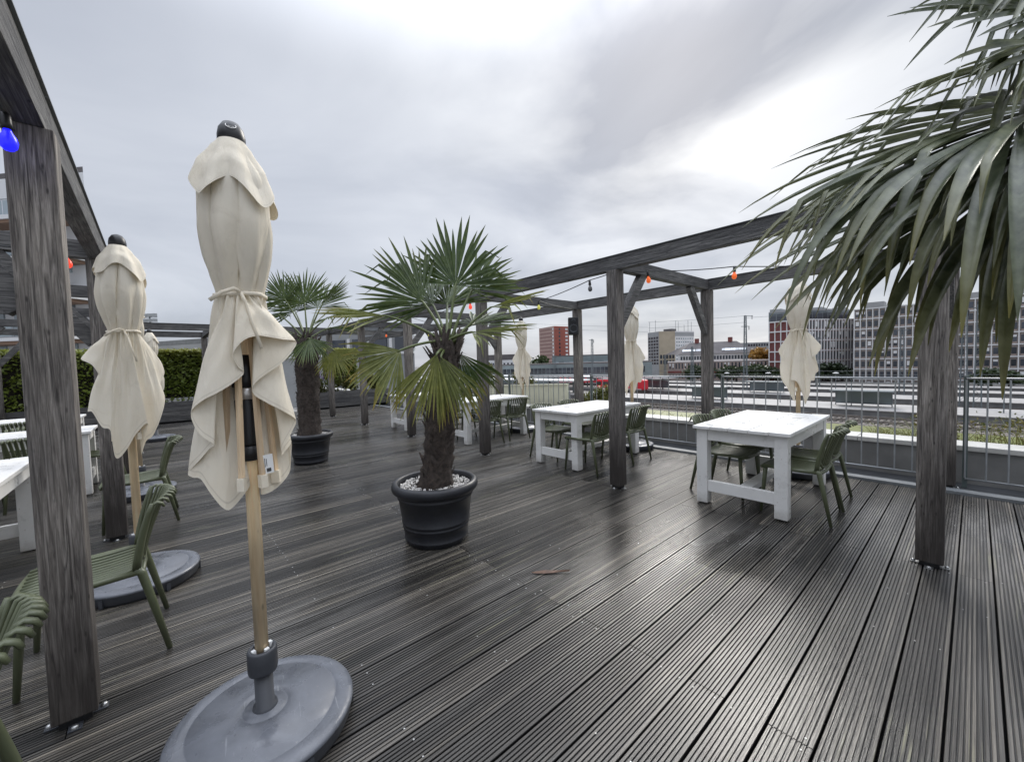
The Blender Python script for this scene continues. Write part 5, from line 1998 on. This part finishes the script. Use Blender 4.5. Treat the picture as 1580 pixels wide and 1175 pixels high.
# green grey station hall, long and low
zt = zrow(900, 561, 165)
building('station_hall', 'long low green grey station hall below the red tower', [(700, 185), (1006, 160)], 20, zt, ['facade_green'],
         [dict(face=0, z=(zt - 4.2, zt - 1.2), n=(46, 1), wh=(0.86, 0.8), mat='window_glass')], roof=('roof_slate', 0.5))
zt = zrow(925, 548, 190)
building('station_hall', 'grey green upper block in front of the red tower foot', [(852, 196), (950, 190)], 20, zt, ['facade_green'], [dict(face=0, z=(zt - 5, zt - 1), n=(12, 1), wh=(.9, .35), mat='window_pale')], roof=('roof_slate', .5))
zt = zrow(785, 555, 190)
building('town_house', 'low pale block with windows between the pergola posts', [(740, 195), (800, 190)], 20, zt, ['facade_white'], [dict(face=0, z=(zt - 9, zt - .8), n=(10, 3), wh=(.5, .6))], roof=('roof_slate', 2.6))
# beige and dark block with antennas
zt = zrow(1030, 511, 225)
bb, bp_ = building('office_block', 'tan and dark gridded office block with antennas on its roof', [(1000, 236), (1017, 225), (1042, 225), (1071, 232)], 22, zt, ['facade_grey', 'facade_tan', 'facade_white'],
                   [dict(face=0, z=(GZ + 6, zt - 2.5), n=(4, 9), wh=(.72, .66)), dict(face=1, z=(GZ + 6, GZ + 12), n=(5, 2), wh=(.7, .7)), dict(face=2, z=(GZ + 8, zt - 3.2), n=(8, 7), wh=(.5, .35), mat='window_pale'),
                    dict(face=2, z=(zt - 3, zt - .4), n=(1, 1), u=(0, 1), wh=(1, .8), mat='facade_grey', name='roof_band')])
MB().quad_box(-2.5, 2.5, -2.5, 2.5, 0, 1.6).build('roof_hut', 'roof_slate', bb, loc=gp(1034, 232, zt) - bp_[0])
for px, hh in ((1003, 6), (1012, 7), (1043, 6.5), (1047, 6), (1056, 4), (1062, 6.5), (1067, 5.5)):
    MB().tube([(0, 0, 0), (0, 0, hh)], .10, 5).build('antenna', 'mast_steel', bb, loc=gp(px, 234, zt) - bp_[0])
# long brick building with slate roof
z_e = zrow(1115, 556, 165)
lb, lp = building('station_building', 'long brick and white station building behind the railing', [(1030, 178), (1192, 156)], 14, z_e, ['brick_pale'],
                  [dict(face=0, z=(z_e - 3.6, z_e - .3), n=(30, 1), wh=(.42, .72), u=(.01, .99), blinds=.3), dict(face=0, z=(GZ + .5, z_e - 5.2), n=(30, 1), wh=(.4, .6), u=(.01, .99)),
                   dict(face=0, z=(z_e - .3, z_e), n=(1, 1), u=(0, 1), wh=(1, .9), mat='facade_white', name='cornice')])
a, b = lp[0], lp[1]
MB().bar((a - lp[0]) + Vector((0, -.15, z_e - GZ - 4.4)), (b - lp[0]) + Vector((0, -.15, z_e - GZ - 4.4)), .4, 1.0).build('string_course', 'brick_red', lb)
z2 = zrow(1100, 545, 195)
ub, up_ = building('apartment_house', 'white house with slate mansard roof and skylights beyond the station building', [(1046, 205), (1170, 188)], 18, z2, ['facade_white'],
                   [dict(face=0, z=(z2 - 3.4, z2 - .6), n=(26, 1), wh=(.7, .62))])
za = zrow(1100, 527, 200) - GZ
e0, e1 = up_[0] - up_[0], up_[1] - up_[0]
bk = Vector((fw[0], fw[1], 0)).normalized()
zt2 = z2 - GZ
d_ = (e1 - e0).normalized()
rm = MB()
rm.v = [tuple(e0 + Vector((0, 0, zt2 + .02)) - bk * .6), tuple(e1 + Vector((0, 0, zt2 + .02)) - bk * .6), tuple(e1 - d_ * 5 + bk * 8 + Vector((0, 0, za))), tuple(e0 + d_ * 9 + bk * 8 + Vector((0, 0, za))), tuple(e0 + bk * 18 + Vector((0, 0, zt2 + .02))), tuple(e1 + bk * 18 + Vector((0, 0, zt2 + .02)))]
rm.f = [(0, 1, 2, 3), (1, 5, 2), (5, 4, 3, 2), (4, 0, 3)]
rm.build('roof', 'roof_slate', ub)
for k in list(range(0, 9)) + list(range(15, 24)):
    t = 0.10 + k * 0.034
    p_ = e0.lerp(e1, t) + bk * 1.9 + Vector((0, 0, zt2 + 0.02 + (za - zt2) * 2.5 / 8.6 + .12))
    s_ = put('skylight', unit_mesh('roof_glass'), ub, p_)
    s_.rotation_euler = (math.atan2(za - zt2, 8.6), 0, math.atan2(d_.y, d_.x))
    s_.scale = (1.1, 1.8, .12)
for t in (.35, .78):
    MB().quad_box(-.8, .8, -.8, .8, 0, 2.4).build('chimney', 'brick_red', ub, loc=e0.lerp(e1, t) + bk * 8 + Vector((0, 0, za - .4)))
# low link building and autumn tree
z3 = zrow(1175, 549, 172)
building('link_building', 'low grey block between mast and brick office', [(1150, 176), (1200, 168)], 12, zrow(1175, 560, 172), ['facade_grey'], [dict(face=0, z=(GZ + 1, zrow(1175, 561, 172)), n=(8, 2), wh=(.6, .5))])
building('office_block', 'flat grey block on the skyline right of the tall mast', [(1140, 240), (1200, 235)], 20, zrow(1170, 528, 238), ['facade_grey'], [dict(face=0, z=(zrow(1170, 535, 238), zrow(1170, 529, 238)), n=(14, 1), wh=(.7, .6))])
# brick office with the white grid
zE = zrow(1190, 497, 150)
zb_ = zE - 7 * 3.65
bk_, bpt = building('brick_office', 'red brick office with a white grid facade behind the right umbrella', [(1187, 152), (1243, 143), (1325, 148)], 30, zE, ['brick_red', 'brick_red'],
                    [dict(face=0, z=(zb_, zE), n=(6, 7), wh=(.40, .5), u=(0, 1), mat='brick_dark', name='brick_panel', fins=('facade_white', .30, .42)),
                     dict(face=1, z=(zb_, zE), n=(18, 7), wh=(.42, .7), u=(0, 1), blinds=.3, fins=('facade_white', .42, .36))], zb=GZ, proud=.12)
building('brick_office_penthouse', 'glazed top storey with flat roof above the brick office', [(1186, 156), (1243, 147), (1310, 152)], 22, zrow(1190, 484, 156), ['window_pale', 'window_pale'],
         [dict(face=0, z=(zE + .1, zrow(1190, 486, 156)), n=(5, 1), wh=(.86, .9)), dict(face=1, z=(zE + .1, zrow(1190, 486, 156)), n=(8, 1), wh=(.86, .9))], zb=zE + .02, roof=('facade_grey', .5))
for px, dd, q in ((1200, 160, 3.0), (1262, 158, 4.0), (1295, 160, 2.4)):
    MB().quad_box(-q, q, -2, 2, 0, 2.2).build('roof_plant', 'facade_grey', bk_, loc=gp(px, dd + 8, zrow(1190, 484, 156) + .5) - bpt[0])
# grey gridded office at the right
zF = zrow(1450, 468, 125)
go_, gpt = building('grid_office', 'large office with white grid and many windows behind the near palm', [(1318, 136), (1700, 98)], 30, zF, ['facade_warm'],
         [dict(face=0, z=(zF - 3.3 * 8, zF - .2), n=(30, 8), wh=(.56, .52), u=(0, 1), blinds=.28, fins=('facade_white', .22, .30)),
          dict(face=0, z=(zF - 3.3 * 8, zF - .2), n=(30, 8), wh=(.56, .12), u=(0, 1), zo=-.36, mat='brick_pale', name='spandrel'),
          dict(face=0, z=(GZ + .3, zF - 3.3 * 8 - .1), n=(30, 1), wh=(.6, .5), u=(0, 1), mat='window_glass')], proud=.12)

for px, dd, q in ((1350, 135, 3.0), (1440, 126, 5.0), (1500, 118, 2.5), (1560, 112, 4.0)):
    MB().quad_box(-q, q, -2.5, 2.5, 0, 2.6).build('roof_plant', 'facade_grey', go_, loc=gp(px, dd + 6, zF + .02) - gpt[0])
# trees along the far platform
Rt = np.random.default_rng(21)


def tree(label, px, dep, h, w, mat, cat='tree', n=900, trunk_h=None, zb=GZ):
    g = gp(px, dep, zb)
    t = thing('tree', label, cat, g, group='trees beyond the tracks')
    P = np.concatenate([clump(n // 7, (Rt.uniform(-.55, .55) * w, Rt.uniform(-.4, .4) * w, Rt.uniform(.35, .85) * h), (w * .42, w * .42, h * .24), Rt, .25) for _ in range(7)])
    put('crown', leaf_cloud('crown', P, max(.14, w * .075), mat, int(px), None, asp=.8), t)
    MB().tube([(0, 0, 0), (.1, 0, h * .3), (0.05, 0.1, h * .6)], [w * .07, w * .05, w * .02], 7).build('trunk', 'trunk_fibre', t)


for i, (px, dep, h, w, lab) in enumerate((
        (1068, 154, 5.8, 6.3, 'dark green tree left of the rear pergola post'), (1082, 154, 6.7, 6.3, 'dark green tree just left of the rear pergola post'),
        (1122, 152, 6.4, 6.3, 'dark green tree just right of the rear pergola post'), (1136, 152, 6.1, 6.4, 'dark green tree left of the tall mast foot'),
        (1160, 150, 6.7, 7.0, 'dark green tree right of the tall mast foot'), (1178, 150, 5.8, 6.4, 'dark green tree before the low grey block'),
        (1200, 148, 6.4, 7.0, 'dark green tree below the left corner of the brick office'), (1222, 146, 5.5, 7.0, 'dark green tree behind the right umbrella hem'),
        (1252, 144, 6.1, 7.0, 'dark green tree right of the right umbrella'), (1278, 142, 6.4, 7.0, 'dark green tree below the brick office end'),
        (1300, 140, 5.5, 6.4, 'dark green tree where the two offices meet'), (1530, 102, 4.9, 5.9, 'dark green tree at the grid office right of the mast'), (1560, 100, 4.6, 5.6, 'dark green tree at the right picture edge'),
        (822, 200, 13.5, 9.0, 'round tree left of the red tower'), (840, 205, 12.5, 8.0, 'tree at the foot of the red tower'))):
    tree(lab, px, dep, h, w, 'tree_leaf')
tree('orange autumn tree beside the brick office', 1176, 180, 12.5, 7.5, 'autumn_leaf', n=1400)
tree('green tree beyond the railing left of the far umbrella', 762, 60, 9.2, 3.0, 'shrub_leaf', n=900)

# buildings to the left
zL = zrow(420, 518, 33)
lw, lwp = building('low_wing', 'low building with white framed windows behind the hedge', [(120, 45), (640, 30)], 8, zrow(420, 520, 33), ['facade_grey'],
                   [dict(face=0, z=(2.55, 3.75), n=(22, 1), wh=(.62, .8), u=(0, 1)), dict(face=0, z=(2.35, 2.55), n=(1, 1), u=(0, 1), wh=(1, .9), mat='facade_white', name='sill'),
                    dict(face=0, z=(2.55, 3.75), n=(22, 1), wh=(.12, .9), u=(.0225, 1.0225), mat='facade_white', name='window_post')], zb=-2, roof=('kerb_metal', .45), proud=.1)
building('brick_wing', 'reddish roof strip above the far hedge', [(500, 46), (600, 40)], 6, zrow(550, 508, 43), ['facade_white'], [dict(face=0, z=(zrow(550, 519, 43), zrow(550, 515, 43)), n=(1, 1), u=(0, 1), wh=(1, .9), mat='brick_red', name='brick_band')], zb=-2, roof=('facade_white', .3))
za_ = zrow(60, 262, 26)
ap, app = building('balcony_house', 'pale apartment house with stacked balconies behind the nearest post', [(-420, 30), (152, 27)], 10, zrow(60, 275, 27), ['facade_white'],
                   [dict(face=0, z=(-1.5, 10.5), n=(16, 4), wh=(.55, .5), mat='window_pale')], zb=-6, roof=('roof_slate', .35), proud=.08)
d_ = (app[1] - app[0]).normalized()
nn = Vector((d_.y, -d_.x, 0))
if nn.dot(Vector((fw[0], fw[1], 0))) > 0:
    nn = -nn
Lb = (app[1] - app[0]).length
rz = math.atan2(d_.y, d_.x)
for j in range(5):
    z = 1.35 + j * 2.55 + 6
    c = d_ * (Lb * .5) + nn * .7 + Vector((0, 0, z))
    put('balcony_slab', unit_mesh('facade_white'), ap, c, rz, (Lb, 1.4, .22))
    put('balcony_soffit', unit_mesh('facade_brown'), ap, c + Vector((0, 0, -.22)), rz, (Lb - .3, 1.2, .2))
    put('balcony_rail', unit_mesh('galvanised'), ap, c + nn * .66 + Vector((0, 0, 1.1)), rz, (Lb, .05, .06))
    for k in range(22):
        put('balcony_pane', unit_mesh('window_pale'), ap, d_ * (Lb * (k + .5) / 22) + nn * 1.36 + Vector((0, 0, z + .6)), rz, (Lb / 22 - .08, .02, .85))
# floodlight cluster on a roof mast
fl = thing('floodlight_mast', 'small floodlight cluster on a mast above the far pergola', 'floodlight', gp(237, 60, 0))
zt3 = zrow(237, 488, 60)
MB().tube([(0, 0, -2), (0, 0, zt3)], .09, 8).build('pole', 'mast_steel', fl)
for s in (-1, 0, 1):
    for q in (0, 1):
        MB().quad_box(-.28, .28, -.2, .2, 0, .45).build('lamp', 'galvanised', fl, loc=Vector((rt0[0] * s * .75, rt0[1] * s * .75, zt3 - .1 - q * .75)))
MB().bar((-rt0[0] * 1.1, -rt0[1] * 1.1, zt3 - .2), (rt0[0] * 1.1, rt0[1] * 1.1, zt3 - .2), .08, .08).build('cross_bar', 'mast_steel', fl)
